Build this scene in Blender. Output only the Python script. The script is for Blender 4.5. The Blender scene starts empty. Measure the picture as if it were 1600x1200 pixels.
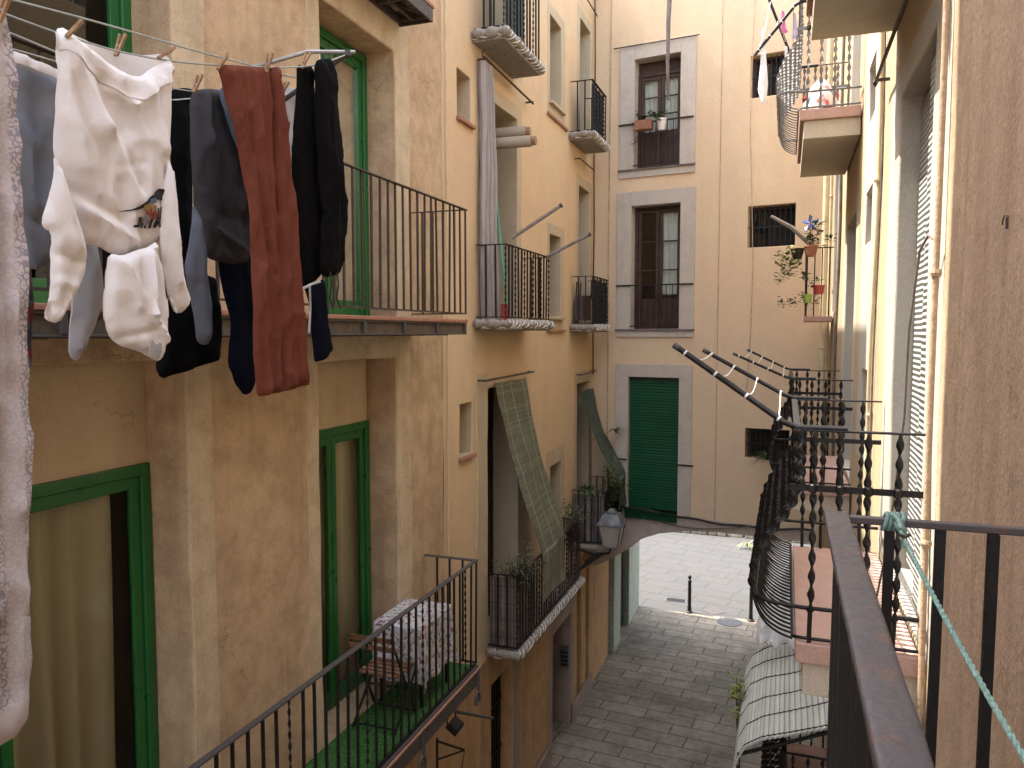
import bpy, bmesh, math, random
from mathutils import Vector, Matrix, noise
from mathutils.geometry import delaunay_2d_cdt
random.seed(7)
C = bpy.context.scene.collection
V = Vector
R = math.radians

# ------------------------------------------------------------------ measuring the photograph (1600x1200 pixels)
FOC, TH, PH, CZ = 1200.0, R(19.63), R(3.86), 7.0
s_, c_, sp_, cp_ = math.sin(TH), math.cos(TH), math.sin(PH), math.cos(PH)
FW = V((-s_*cp_, c_*cp_, -sp_)); RT = V((c_, s_, 0)); UPV = V((-s_*sp_, c_*sp_, cp_))
CAM = V((0, 0, CZ))
def ray(u, v): return FW + RT*((u-800)/FOC) + UPV*((600-v)/FOC)
def onx(u, v, x): d = ray(u, v); return CAM + d*(x/d.x)
def ony(u, v, y): d = ray(u, v); return CAM + d*(y/d.y)
def onz(u, v, z): d = ray(u, v); return CAM + d*((z-CZ)/d.z)

# ------------------------------------------------------------------ materials
def newmat(name):
    m = bpy.data.materials.new(name); m.use_nodes = True
    nt = m.node_tree; nt.nodes.clear()
    out = nt.nodes.new('ShaderNodeOutputMaterial')
    b = nt.nodes.new('ShaderNodeBsdfPrincipled')
    nt.links.new(b.outputs[0], out.inputs[0])
    return m, nt, b, out
def nd(nt, t, **kw):
    n = nt.nodes.new(t)
    for k, v in kw.items():
        if k in n.inputs: n.inputs[k].default_value = v
        else: setattr(n, k, v)
    return n
def pos(nt, scale=(1, 1, 1), obj=False, uv=False, rot=(0, 0, 0)):
    if uv: t = nd(nt, 'ShaderNodeTexCoord').outputs['UV']
    elif obj: t = nd(nt, 'ShaderNodeTexCoord').outputs['Object']
    else: t = nd(nt, 'ShaderNodeNewGeometry').outputs['Position']
    m = nd(nt, 'ShaderNodeMapping'); m.inputs['Scale'].default_value = scale; m.inputs['Rotation'].default_value = rot
    nt.links.new(t, m.inputs[0]); return m.outputs[0]
def tnoise(nt, vec, scale, detail=6, rough=.6):
    n = nd(nt, 'ShaderNodeTexNoise', Scale=scale, Detail=detail, Roughness=rough)
    nt.links.new(vec, n.inputs['Vector']); return n.outputs['Fac']
def ramp(nt, fac, a, b, ca=(0, 0, 0, 1), cb=(1, 1, 1, 1)):
    r = nd(nt, 'ShaderNodeValToRGB'); e = r.color_ramp.elements
    e[0].position, e[1].position = a, b; e[0].color, e[1].color = ca, cb
    nt.links.new(fac, r.inputs[0]); return r.outputs[0]
def mix(nt, fac, a, b, mode='MIX'):
    m = nd(nt, 'ShaderNodeMix', data_type='RGBA', blend_type=mode)
    for k, v in ((0, fac), (6, a), (7, b)):
        if isinstance(v, bpy.types.NodeSocket): nt.links.new(v, m.inputs[k])
        elif k == 0: m.inputs[0].default_value = v
        else: m.inputs[k].default_value = (*v[:3], 1)
    return m.outputs[2]
def math_(nt, op, a, b=0):
    m = nd(nt, 'ShaderNodeMath', operation=op)
    for k, v in ((0, a), (1, b)):
        if isinstance(v, bpy.types.NodeSocket): nt.links.new(v, m.inputs[k])
        else: m.inputs[k].default_value = v
    return m.outputs[0]
def bump(nt, b, h, strength, dist=.01):
    n = nd(nt, 'ShaderNodeBump', Strength=strength, Distance=dist)
    nt.links.new(h, n.inputs['Height']); nt.links.new(n.outputs[0], b.inputs['Normal'])
def srgb(r, g, b):
    f = lambda c: (c/255/12.92) if c/255 <= .04045 else ((c/255+.055)/1.055)**2.4
    return (f(r), f(g), f(b))
def plaster(name, c1, c2, stain, sc=1.0, bmp=.5, grain=90, stain_amt=.55, streak=.35, rough=.95, speck=0, crack=0):
    m, nt, b, o = newmat(name); p = pos(nt)
    big = ramp(nt, tnoise(nt, p, .9*sc, 9, .65), .32, .68)
    col = mix(nt, big, c1, c2)
    mid = ramp(nt, tnoise(nt, p, 4.5*sc, 10, .7), .42, .75)
    col = mix(nt, math_(nt, 'MULTIPLY', mid, stain_amt), col, stain)
    sv = pos(nt, (5, 5, .35)); st = ramp(nt, tnoise(nt, sv, 1.3*sc, 7, .65), .5, .8)
    col = mix(nt, math_(nt, 'MULTIPLY', st, streak), col, stain)
    # pale abraded blotches
    pb = ramp(nt, tnoise(nt, pos(nt, (1, 1, .7)), 2.1*sc, 12, .72), .55, .72)
    col = mix(nt, math_(nt, 'MULTIPLY', pb, .35), col, tuple(min(1, x*1.25+.02) for x in c2))
    fine = tnoise(nt, p, grain, 5, .7)
    col = mix(nt, .5, col, ramp(nt, fine, .3, .7, (.32, .32, .32, 1), (.68, .68, .68, 1)), 'OVERLAY')
    if crack:
        w1 = nd(nt, 'ShaderNodeTexNoise', Scale=2.2, Detail=5, Roughness=.6); nt.links.new(p, w1.inputs['Vector'])
        va = nd(nt, 'ShaderNodeVectorMath', operation='MULTIPLY_ADD'); nt.links.new(w1.outputs['Color'], va.inputs[0]); va.inputs[1].default_value = (.7, .7, .7); nt.links.new(p, va.inputs[2])
        vo = nd(nt, 'ShaderNodeTexVoronoi', feature='DISTANCE_TO_EDGE', Scale=.9); nt.links.new(va.outputs[0], vo.inputs['Vector'])
        ck = math_(nt, 'MULTIPLY', ramp(nt, vo.outputs['Distance'], .0, .007, (1, 1, 1, 1), (0, 0, 0, 1)), ramp(nt, tnoise(nt, p, 1.1, 3), .5, .62))
        col = mix(nt, math_(nt, 'MULTIPLY', ck, crack), col, tuple(x*.3 for x in stain))
        ch = ramp(nt, tnoise(nt, pos(nt, (1, 1, .8)), 3.3*sc, 3, .5), .70, .73)
        col = mix(nt, math_(nt, 'MULTIPLY', ch, crack*.6), col, tuple(min(1, x*1.15) for x in c1))
    if speck:
        vs = nd(nt, 'ShaderNodeTexNoise', Scale=85, Detail=3, Roughness=.6); nt.links.new(pos(nt, (1, 1, .8)), vs.inputs['Vector'])
        col = mix(nt, math_(nt, 'MULTIPLY', ramp(nt, vs.outputs['Fac'], .56, .62), speck), col, tuple(x*.35 for x in stain))
    nt.links.new(col, b.inputs['Base Color']); b.inputs['Roughness'].default_value = rough
    b.inputs['Specular IOR Level'].default_value = .15
    h = math_(nt, 'ADD', math_(nt, 'MULTIPLY', tnoise(nt, p, 14, 8, .65), 1.0), math_(nt, 'MULTIPLY', fine, .35))
    bump(nt, b, h, bmp, .012)
    return m
def plain(name, c, rough=.6, var=.25, scale=8, metal=0, bmp=.15, spec=.4, c2=None, obj=False):
    m, nt, b, o = newmat(name); p = pos(nt, obj=obj)
    f = tnoise(nt, p, scale, 8, .65)
    c2 = c2 or tuple(max(0, x*(1-var*1.6)) for x in c)
    col = mix(nt, ramp(nt, f, .35, .65), tuple(min(1, x*(1+var*.5)) for x in c), c2)
    nt.links.new(col, b.inputs['Base Color']); b.inputs['Metallic'].default_value = metal
    nt.links.new(ramp(nt, tnoise(nt, p, scale*2.3, 6, .6), .3, .7, (max(0, rough-.12),)*3+(1,), (min(1, rough+.12),)*3+(1,)), b.inputs['Roughness'])
    b.inputs['Specular IOR Level'].default_value = spec
    if bmp: bump(nt, b, tnoise(nt, p, scale*6, 6, .6), bmp, .004)
    return m
def iron(name, c=(.0065, .006, .006), rust=(.035, .016, .010), amt=.3, rough=.48):
    m, nt, b, o = newmat(name); p = pos(nt)
    r = ramp(nt, tnoise(nt, p, 22, 9, .7), .52, .66)
    col = mix(nt, math_(nt, 'MULTIPLY', r, amt), c, rust)
    nt.links.new(col, b.inputs['Base Color']); b.inputs['Specular IOR Level'].default_value = .35
    nt.links.new(ramp(nt, tnoise(nt, p, 60, 5), .3, .7, (rough-.1,)*3+(1,), (rough+.25,)*3+(1,)), b.inputs['Roughness'])
    bump(nt, b, tnoise(nt, p, 70, 6), .4, .003); return m
def cloth(name, c, c2=None, weave=700, sheen=.0, trans=0, bmp=.45, crease=.5):
    m, nt, b, o = newmat(name); p = pos(nt, obj=True)
    c2 = c2 or tuple(x*.8 for x in c)
    col = mix(nt, ramp(nt, tnoise(nt, p, 6, 8, .65), .3, .7), c, c2)
    nt.links.new(col, b.inputs['Base Color']); b.inputs['Roughness'].default_value = .95
    b.inputs['Specular IOR Level'].default_value = .06; b.inputs['Sheen Weight'].default_value = sheen
    def ridge(scl, sc, rot=(0, 0, 0)):
        n = nd(nt, 'ShaderNodeTexNoise', noise_type='RIDGED_MULTIFRACTAL', Scale=sc, Detail=3, Roughness=.5); nt.links.new(pos(nt, scl, obj=True, rot=rot), n.inputs['Vector']); return n.outputs['Fac']
    cr = math_(nt, 'ADD', math_(nt, 'ADD', math_(nt, 'MULTIPLY', ridge((1, 1, .35), 7, (R(14), 0, 0)), .9*crease), math_(nt, 'MULTIPLY', ridge((1, 1, .5), 15, (R(-25), 0, 0)), .35*crease)), math_(nt, 'MULTIPLY', tnoise(nt, p, 35, 4), .35*crease))
    h = math_(nt, 'ADD', cr, math_(nt, 'MULTIPLY', tnoise(nt, p, weave, 2), .06))
    bump(nt, b, h, bmp, .035)
    if trans:
        t = nd(nt, 'ShaderNodeBsdfTranslucent'); t.inputs[0].default_value = (*c, 1)
        ms = nd(nt, 'ShaderNodeMixShader'); ms.inputs[0].default_value = trans
        nt.links.new(b.outputs[0], ms.inputs[1]); nt.links.new(t.outputs[0], ms.inputs[2]); nt.links.new(ms.outputs[0], o.inputs[0])
    return m
def glassmat(name, tint=(.9, .93, .9), refl=1.0, rough=.015):
    m, nt, b, o = newmat(name)
    fr = nd(nt, 'ShaderNodeFresnel', IOR=1.5)
    tr = nd(nt, 'ShaderNodeBsdfTransparent'); tr.inputs[0].default_value = (*tint, 1)
    gl = nd(nt, 'ShaderNodeBsdfGlossy'); gl.inputs['Roughness'].default_value = rough; gl.inputs[0].default_value = (.9*refl,)*3+(1,)
    ms = nd(nt, 'ShaderNodeMixShader')
    nt.links.new(math_(nt, 'MULTIPLY', fr.outputs[0], .8), ms.inputs[0]); nt.links.new(tr.outputs[0], ms.inputs[1]); nt.links.new(gl.outputs[0], ms.inputs[2])
    nt.links.new(ms.outputs[0], o.inputs[0])
    bumpn = nd(nt, 'ShaderNodeBump', Strength=.04, Distance=.02); nt.links.new(tnoise(nt, pos(nt), 2.5, 2), bumpn.inputs['Height'])
    nt.links.new(bumpn.outputs[0], gl.inputs['Normal'])
    return m
def slatmat(name, c, gap, n, tie=0, var=.3, axis='V', rough=.8, bstr=.8, tie_c=None):
    """slats from the mesh's UV: n slats along V (or U)"""
    m, nt, b, o = newmat(name)
    tc = nd(nt, 'ShaderNodeTexCoord'); sx = nd(nt, 'ShaderNodeSeparateXYZ'); nt.links.new(tc.outputs['UV'], sx.inputs[0])
    a, t = (sx.outputs[1], sx.outputs[0]) if axis == 'V' else (sx.outputs[0], sx.outputs[1])
    ph = math_(nt, 'FRACT', math_(nt, 'MULTIPLY', a, n))
    tri = math_(nt, 'MULTIPLY', math_(nt, 'ABSOLUTE', math_(nt, 'SUBTRACT', ph, .5)), 2)     # 0 mid, 1 edge
    idx = math_(nt, 'FLOOR', math_(nt, 'MULTIPLY', a, n))
    wn = nd(nt, 'ShaderNodeTexWhiteNoise', noise_dimensions='1D'); nt.links.new(idx, wn.inputs['W'])
    base = mix(nt, wn.outputs['Value'], c, tuple(x*(1-var) for x in c))
    base = mix(nt, ramp(nt, tnoise(nt, pos(nt), 5, 8, .7), .45, .75), base, tuple(x*(1-var*1.3) for x in c))
    col = mix(nt, ramp(nt, tri, .72, .95), base, gap)
    if tie:
        tp = math_(nt, 'ABSOLUTE', math_(nt, 'SUBTRACT', math_(nt, 'FRACT', math_(nt, 'MULTIPLY', t, tie)), .5))
        col = mix(nt, ramp(nt, tp, .0, .035, (1, 1, 1, 1), (0, 0, 0, 1)), col, tie_c or tuple(min(1, x*1.8+.02) for x in c))
    nt.links.new(col, b.inputs['Base Color']); b.inputs['Roughness'].default_value = rough; b.inputs['Specular IOR Level'].default_value = .25
    bump(nt, b, math_(nt, 'SUBTRACT', 1, tri), bstr, .008)
    return m

M = {}
M['beige'] = plaster('beige_plaster', (.53, .388, .245), (.435, .305, .185), (.235, .152, .088), 1.0, .6, stain_amt=.75, streak=.6, crack=.5)
M['band'] = plaster('pale_band_plaster', (.56, .45, .31), (.48, .375, .25), (.29, .21, .13), 1.2, .65, stain_amt=.6, streak=.45, crack=.3)
M['cream_panel'] = plaster('cream_panel', (.57, .45, .30), (.51, .395, .26), (.34, .24, .145), .8, .3, stain_amt=.35, crack=.35)
M['yellow'] = plaster('yellow_plaster', (.59, .45, .275), (.57, .405, .25), (.43, .30, .195), .6, .35, stain_amt=.3, streak=.35, crack=.2)
M['yellow_band'] = plaster('pale_yellow_surround', (.47, .385, .26), (.43, .35, .24), (.30, .23, .155), 1, .3, stain_amt=.3)
M['orange'] = plaster('orange_base_plaster', (.46, .28, .135), (.385, .228, .11), (.17, .11, .065), .9, .55, stain_amt=.6, streak=.7, crack=.3)
M['peach'] = plaster('peach_plaster', (.61, .435, .295), (.59, .465, .30), (.46, .325, .24), .4, .3, stain_amt=.3, streak=.3, crack=.15)
M['greypink'] = plaster('grey_pink_stone', (.30, .225, .18), (.25, .195, .165), (.15, .118, .10), 1.2, .6, stain_amt=.6)
M['lintel'] = plaster('pale_lintel_stone', (.47, .385, .325), (.41, .335, .285), (.24, .19, .16), 1.2, .6, stain_amt=.6, crack=.3)
M['stone'] = plaster('grey_stone_surround', (.48, .42, .355), (.44, .385, .33), (.28, .235, .19), 1.3, .3, stain_amt=.35)
M['rwall'] = plaster('cream_sunny_plaster', (.41, .315, .20), (.375, .285, .18), (.32, .24, .155), .8, .35, stain_amt=.4, streak=.45, crack=.3)
M['rband'] = plaster('off_white_surround', (.42, .385, .325), (.385, .35, .295), (.33, .29, .24), 1, .3, stain_amt=.35, streak=.4)
M['brown'] = plaster('rough_brown_plaster', (.475, .345, .24), (.40, .28, .19), (.25, .165, .11), 1.1, .7, 60, stain_amt=.5, streak=.65, speck=.25, crack=.4)
M['tan'] = plaster('tan_plaster_strip', (.48, .35, .235), (.41, .29, .19), (.20, .13, .085), 1.2, .7, 60, stain_amt=.55, streak=.6, speck=.25)
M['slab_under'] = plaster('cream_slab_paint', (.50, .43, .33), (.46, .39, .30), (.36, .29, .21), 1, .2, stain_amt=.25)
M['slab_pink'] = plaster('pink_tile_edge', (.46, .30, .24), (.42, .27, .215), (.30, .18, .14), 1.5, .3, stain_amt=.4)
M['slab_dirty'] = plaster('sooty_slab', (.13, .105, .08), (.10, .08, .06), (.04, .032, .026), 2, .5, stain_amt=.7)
M['terracotta'] = plaster('terracotta_tile', (.36, .185, .125), (.31, .155, .105), (.20, .085, .055), 3, .4, stain_amt=.5)
M['iron'] = iron('black_iron'); M['iron_brown'] = iron('brown_iron', (.045, .033, .026), (.085, .05, .033), .5, .5)
M['iron_grey'] = iron('grey_worn_iron', (.06, .054, .05), (.10, .06, .045), .5, .55)
M['iron_sun'] = iron('sunlit_iron_tone', (.16, .155, .15), (.10, .07, .05), .3, .5)  # paler copy of the iron, with the sunlight put into its colour
M['rail'] = iron('worn_handrail_paint', (.060, .053, .054), (.12, .060, .042), .75, .36)
M['green'] = plain('green_gloss_paint', (.013, .115, .026), .34, .07, 1.5, bmp=.05, spec=.5)
M['green_dark'] = plain('dark_green_paint', (.006, .035, .014), .4, .3, 5, bmp=.1)
M['brown_wood'] = plain('dark_brown_wood', (.055, .026, .018), .5, .35, 9, bmp=.2)
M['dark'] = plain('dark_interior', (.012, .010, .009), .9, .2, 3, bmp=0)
M['glass'] = glassmat('window_glass'); M['glass_dark'] = glassmat('dim_window_glass', (.35, .36, .35))
M['curtain'] = cloth('cream_curtain', (.80, .72, .52), (.76, .67, .47), trans=.3, crease=.08)
M['white_curtain'] = cloth('white_net_curtain', (.85, .85, .80), trans=.25, crease=.1)
M['awning_curtain'] = cloth('grey_lilac_canvas', (.36, .32, .30), (.29, .255, .24), crease=.3)
M['white_cloth'] = cloth('white_jersey', (.81, .80, .80), (.775, .765, .765), trans=.12, crease=.45)
M['print_black'] = plain('black_print', (.016, .014, .014), .8, .2, 40, bmp=0); M['print_red'] = plain('orange_print', (.46, .13, .06), .8, .6, 60, bmp=0)
M['print_blue'] = plain('blue_print', (.10, .20, .36), .8, .4, 60, bmp=0); M['print_tan'] = plain('tan_print', (.33, .20, .09), .8, .5, 60, bmp=0)
M['print_lilac'] = plain('grey_lilac_print', (.35, .32, .40), .8, .4, 60, bmp=0)
M['grey_cloth'] = cloth('charcoal_jersey', (.066, .063, .066), (.046, .045, .050)); M['blue_grey'] = cloth('blue_grey_jersey', (.135, .155, .20), (.10, .115, .15))
M['steel_cloth'] = cloth('steel_blue_cloth', (.155, .175, .215), (.19, .18, .175)); M['pale_grey'] = cloth('pale_grey_cloth', (.38, .38, .40), (.31, .30, .31))
M['navy'] = cloth('navy_cloth', (.004, .006, .015), (.003, .004, .010)); M['black_cloth'] = cloth('black_fleece', (.004, .004, .0045), (.006, .0055, .0055))
M['rust'] = cloth('rust_linen', (.165, .056, .037), (.125, .040, .027), crease=.7, bmp=.5)
M['wood_peg'] = plain('peg_wood', (.34, .21, .11), .7, .3, 30); M['orange_peg'] = plain('orange_plastic', (.55, .14, .03), .45, .1, 30)
M['line'] = plain('pale_green_line', (.36, .40, .36), .6, .15, 30, bmp=0); M['rope'] = plain('green_rope_fibre', (.22, .345, .29), .8, .3, 120, bmp=.6)
M['white_string'] = plain('white_string', (.65, .63, .58), .8, .1, 40, bmp=0)
M['alu'] = plain('dull_aluminium', (.36, .35, .34), .4, .15, 20, metal=.6)
M['turf'] = plain('artificial_turf', (.060, .165, .042), .95, .5, 55, bmp=1.0, spec=.1)
M['wood_slat'] = plain('chair_wood', (.25, .115, .06), .55, .4, 14); M['pole_grey'] = plain('grey_pole', (.24, .20, .18), .5, .2, 10)
M['blind_green'] = slatmat('olive_reed_blind', (.215, .225, .15), (.05, .056, .032), 100, 3, .35)
M['blind_dark'] = slatmat('dark_green_blind', (.105, .135, .10), (.025, .034, .022), 90, 0, .3)
M['roller'] = slatmat('green_roller_slats', (.008, .075, .032), (.003, .02, .012), 44, 0, .18, rough=.4, bstr=.6)
M['mat_reed'] = slatmat('pale_reed_mat', (.47, .475, .42), (.21, .205, .165), 30, 0, .18, axis='U', bstr=1.0)
M['louver'] = slatmat('grey_louvre', (.33, .34, .32), (.09, .09, .085), 84, 0, .1, rough=.5, bstr=1.0)
M['screen'] = slatmat('weathered_wood_screen', (.235, .19, .17), (.04, .032, .028), 9, 4, .5, axis='U', rough=.9, tie_c=(.05, .04, .035))
M['mesh_dark'] = slatmat('dark_mesh_panel', (.05, .045, .042), (.015, .014, .013), 40, 9, .3)
M['trim'] = plaster('wrapped_trim', (.34, .31, .27), (.27, .235, .20), (.08, .066, .055), 7, .9, 60, stain_amt=.9, streak=.1)
M['leaf'] = plain('leaf_green', (.055, .105, .03), .5, .55, 20, bmp=0, obj=False); M['leaf_dry'] = plain('grey_green_leaf', (.085, .10, .055), .6, .5, 20, bmp=0)
M['leaf_yellow'] = plain('yellow_green_leaf', (.20, .22, .06), .55, .45, 20, bmp=0); M['stem'] = plain('stem_brown', (.06, .045, .025), .8, .2, 20, bmp=0)
M['clay'] = plain('clay_pot', (.30, .125, .075), .8, .25, 12); M['white_pot'] = plain('white_pot', (.62, .58, .52), .5, .1, 12)
M['red_plastic'] = plain('red_plastic', (.33, .055, .045), .45, .1, 12); M['lime_plastic'] = plain('lime_plastic', (.24, .38, .07), .45, .1, 12)
M['blue_plastic'] = plain('blue_plastic', (.10, .16, .42), .5, .25, 14); M['green_plastic'] = plain('sea_green_plastic', (.05, .36, .22), .45, .15, 14)
M['lantern_glass'] = plain('frosted_lantern_glass', (.33, .285, .24), .45, .1, 6, bmp=0); M['lantern_metal'] = plain('lantern_zinc', (.17, .175, .18), .5, .3, 9, metal=.3)
M['pipe_cream'] = plain('cream_pipe_paint', (.55, .46, .29), .5, .15, 6, bmp=.05); M['cable'] = plain('grey_cable', (.14, .115, .10), .7, .3, 10, bmp=0)
M['conduit'] = plain('painted_conduit', (.45, .315, .22), .8, .3, 10, bmp=0)
M['cable_black'] = plain('black_cable', (.02, .018, .017), .6, .2, 10, bmp=0)
M['pale_green_paint'] = plaster('flaking_pale_green', (.33, .36, .30), (.28, .31, .26), (.10, .10, .085), 4, .5, stain_amt=.8)
M['cream_roll'] = cloth('cream_awning_roll', (.42, .35, .27), (.36, .29, .22), crease=.1)
M['pink_cloth'] = cloth('pink_cloth', (.60, .16, .34)); M['lilac_cloth'] = cloth('lilac_cloth', (.42, .36, .48))
M['steel_panel'] = plain('brushed_panel', (.20, .19, .18), .35, .2, 12, metal=.7)
M['soot'] = plaster('dark_shopfront', (.05, .042, .036), (.035, .03, .026), (.018, .015, .013), 2, .4)

def paisley():
    m, nt, b, o = newmat('paisley_sheet'); uv = pos(nt, uv=True)
    vo = nd(nt, 'ShaderNodeTexVoronoi', Scale=78.0, Randomness=.55); nt.links.new(uv, vo.inputs['Vector'])
    rings = math_(nt, 'SINE', math_(nt, 'MULTIPLY', vo.outputs['Distance'], 15))
    v2 = nd(nt, 'ShaderNodeTexVoronoi', Scale=260.0); nt.links.new(uv, v2.inputs['Vector'])
    dots = ramp(nt, v2.outputs['Distance'], .28, .4, (1, 1, 1, 1), (0, 0, 0, 1))
    f = mix(nt, ramp(nt, rings, .25, .6), (0, 0, 0), (1, 1, 1)); f = mix(nt, math_(nt, 'MULTIPLY', dots, .8), f, (1, 1, 1))
    sx = nd(nt, 'ShaderNodeSeparateXYZ'); nt.links.new(uv, sx.inputs[0])
    strip = ramp(nt, math_(nt, 'ABSOLUTE', math_(nt, 'SUBTRACT', math_(nt, 'FRACT', math_(nt, 'MULTIPLY', sx.outputs[0], 11)), .5)), .30, .36)
    f2 = math_(nt, 'MULTIPLY', f, math_(nt, 'ADD', math_(nt, 'MULTIPLY', strip, -.6), .85))
    col = mix(nt, f2, (.50, .47, .475), (.225, .215, .265))
    hem = ramp(nt, sx.outputs[1], .045, .05)
    col = mix(nt, hem, (.48, .43, .44), col)
    nt.links.new(col, b.inputs['Base Color']); b.inputs['Roughness'].default_value = .95; b.inputs['Specular IOR Level'].default_value = .1
    bump(nt, b, tnoise(nt, pos(nt, (1, 1, .3), obj=True), 14, 6), .3, .01); return m
M['paisley'] = paisley()
def patterned(name, base, cols, sc):
    m, nt, b, o = newmat(name); p = pos(nt, obj=True)
    vo = nd(nt, 'ShaderNodeTexVoronoi', Scale=sc); nt.links.new(p, vo.inputs['Vector'])
    sx = nd(nt, 'ShaderNodeSeparateColor'); nt.links.new(vo.outputs['Color'], sx.inputs[0])
    col = base
    for k, (c, th) in enumerate(cols):
        col = mix(nt, ramp(nt, sx.outputs[k % 3], th, th+.02), col, c)
    nt.links.new(col, b.inputs['Base Color']); b.inputs['Roughness'].default_value = .7; b.inputs['Specular IOR Level'].default_value = .3
    return m
M['tablecloth'] = patterned('printed_tablecloth', (.58, .56, .54), [((.42, .40, .39), .5), ((.32, .12, .09), .84), ((.14, .17, .24), .90)], 42)
M['plaid'] = patterned('plaid_flannel', (.02, .02, .04), [((.12, .015, .018), .45), ((.07, .06, .08), .75)], 30)
M['laundry_mix'] = patterned('mixed_prints', (.62, .60, .58), [((.50, .16, .13), .72), ((.16, .20, .34), .8), ((.66, .64, .62), .5)], 22)

def pavers(name, c1, c2, mort, bw, rh, rot, off=.5, msize=.012, grime=(.06, .05, .04), gamt=.5):
    m, nt, b, o = newmat(name); p = pos(nt, rot=(0, 0, rot))
    wob = nd(nt, 'ShaderNodeTexNoise', Scale=1.1, Detail=3); nt.links.new(p, wob.inputs['Vector'])
    vadd = nd(nt, 'ShaderNodeVectorMath', operation='MULTIPLY_ADD'); nt.links.new(wob.outputs['Color'], vadd.inputs[0]); vadd.inputs[1].default_value = (.05, .05, 0); nt.links.new(p, vadd.inputs[2])
    br = nd(nt, 'ShaderNodeTexBrick', offset=off, squash=1.35, squash_frequency=3); nt.links.new(vadd.outputs[0], br.inputs['Vector'])
    br.inputs['Color1'].default_value = (*c1, 1); br.inputs['Color2'].default_value = (*c2, 1); br.inputs['Mortar'].default_value = (*mort, 1)
    br.inputs['Scale'].default_value = 1; br.inputs['Mortar Size'].default_value = msize; br.inputs['Brick Width'].default_value = bw; br.inputs['Row Height'].default_value = rh
    br.inputs['Mortar Smooth'].default_value = .3; br.inputs['Bias'].default_value = 0
    col = mix(nt, math_(nt, 'MULTIPLY', ramp(nt, tnoise(nt, p, .8, 9, .7), .42, .75), gamt), br.outputs['Color'], grime)
    col = mix(nt, math_(nt, 'MULTIPLY', ramp(nt, tnoise(nt, p, 7, 9, .7), .45, .75), gamt*.7), col, grime)
    col = mix(nt, .4, col, ramp(nt, tnoise(nt, p, 120, 3), .3, .7, (.35, .35, .35, 1), (.65, .65, .65, 1)), 'OVERLAY')
    nt.links.new(col, b.inputs['Base Color'])
    nt.links.new(ramp(nt, tnoise(nt, p, 3, 6), .35, .7, (.8,)*3+(1,), (.97,)*3+(1,)), b.inputs['Roughness']); b.inputs['Specular IOR Level'].default_value = .12
    h = math_(nt, 'ADD', math_(nt, 'MULTIPLY', br.outputs['Fac'], -1.2), math_(nt, 'MULTIPLY', tnoise(nt, p, 25, 6), .5))
    bump(nt, b, h, .6, .012); return m
M['street'] = pavers('street_slabs', (.315, .268, .208), (.255, .216, .166), (.085, .068, .05), .86, .36, R(5), gamt=.95, grime=(.085, .07, .052))
M['plaza'] = pavers('plaza_slabs', (.070, .0675, .066), (.066, .064, .062), (.054, .052, .050), .9, .55, R(12), gamt=.25, msize=.02)
M['rubble'] = pavers('rubble_stone', (.30, .27, .23), (.20, .18, .15), (.10, .085, .07), .35, .14, 0)

# ------------------------------------------------------------------ mesh helpers
def worldloc(o):
    l = V((0, 0, 0))
    while o is not None: l = l + o.location; o = o.parent
    return l
def tag(o, label=None, cat=None, group=None, kind=None):
    if label: o['label'] = label
    if cat: o['category'] = cat
    if group: o['group'] = group
    if kind: o['kind'] = kind
    return o
def thing(name, loc, label, cat, group=None):
    o = bpy.data.objects.new(name, None); o.empty_display_size = .1; C.objects.link(o); o.location = V(loc)
    return tag(o, label, cat, group)
class Fr:                                        # a wall's own frame: s along it, z up, d outwards
    def __init__(f, O, e, n): f.O, f.e, f.n = V(O), V(e).normalized(), V(n).normalized()
    def P(f, s, z, d=0): return f.O + f.e*s + f.n*d + V((0, 0, z))
ang = R(8.5)
FL = Fr((-3.48, 0, 0), (0, 1, 0), (1, 0, 0)); FRt = Fr((.63, 0, 0), (0, 1, 0), (-1, 0, 0))
FB = Fr((-3.48, 14.35, 0), (math.cos(ang), -math.sin(ang), 0), (-math.sin(ang), -math.cos(ang), 0))
def backp(u, v):
    d = ray(u, v); t = (FB.O - CAM).dot(FB.n)/d.dot(FB.n); p = CAM + d*t
    return (p - FB.O).dot(FB.e), p.z
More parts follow.
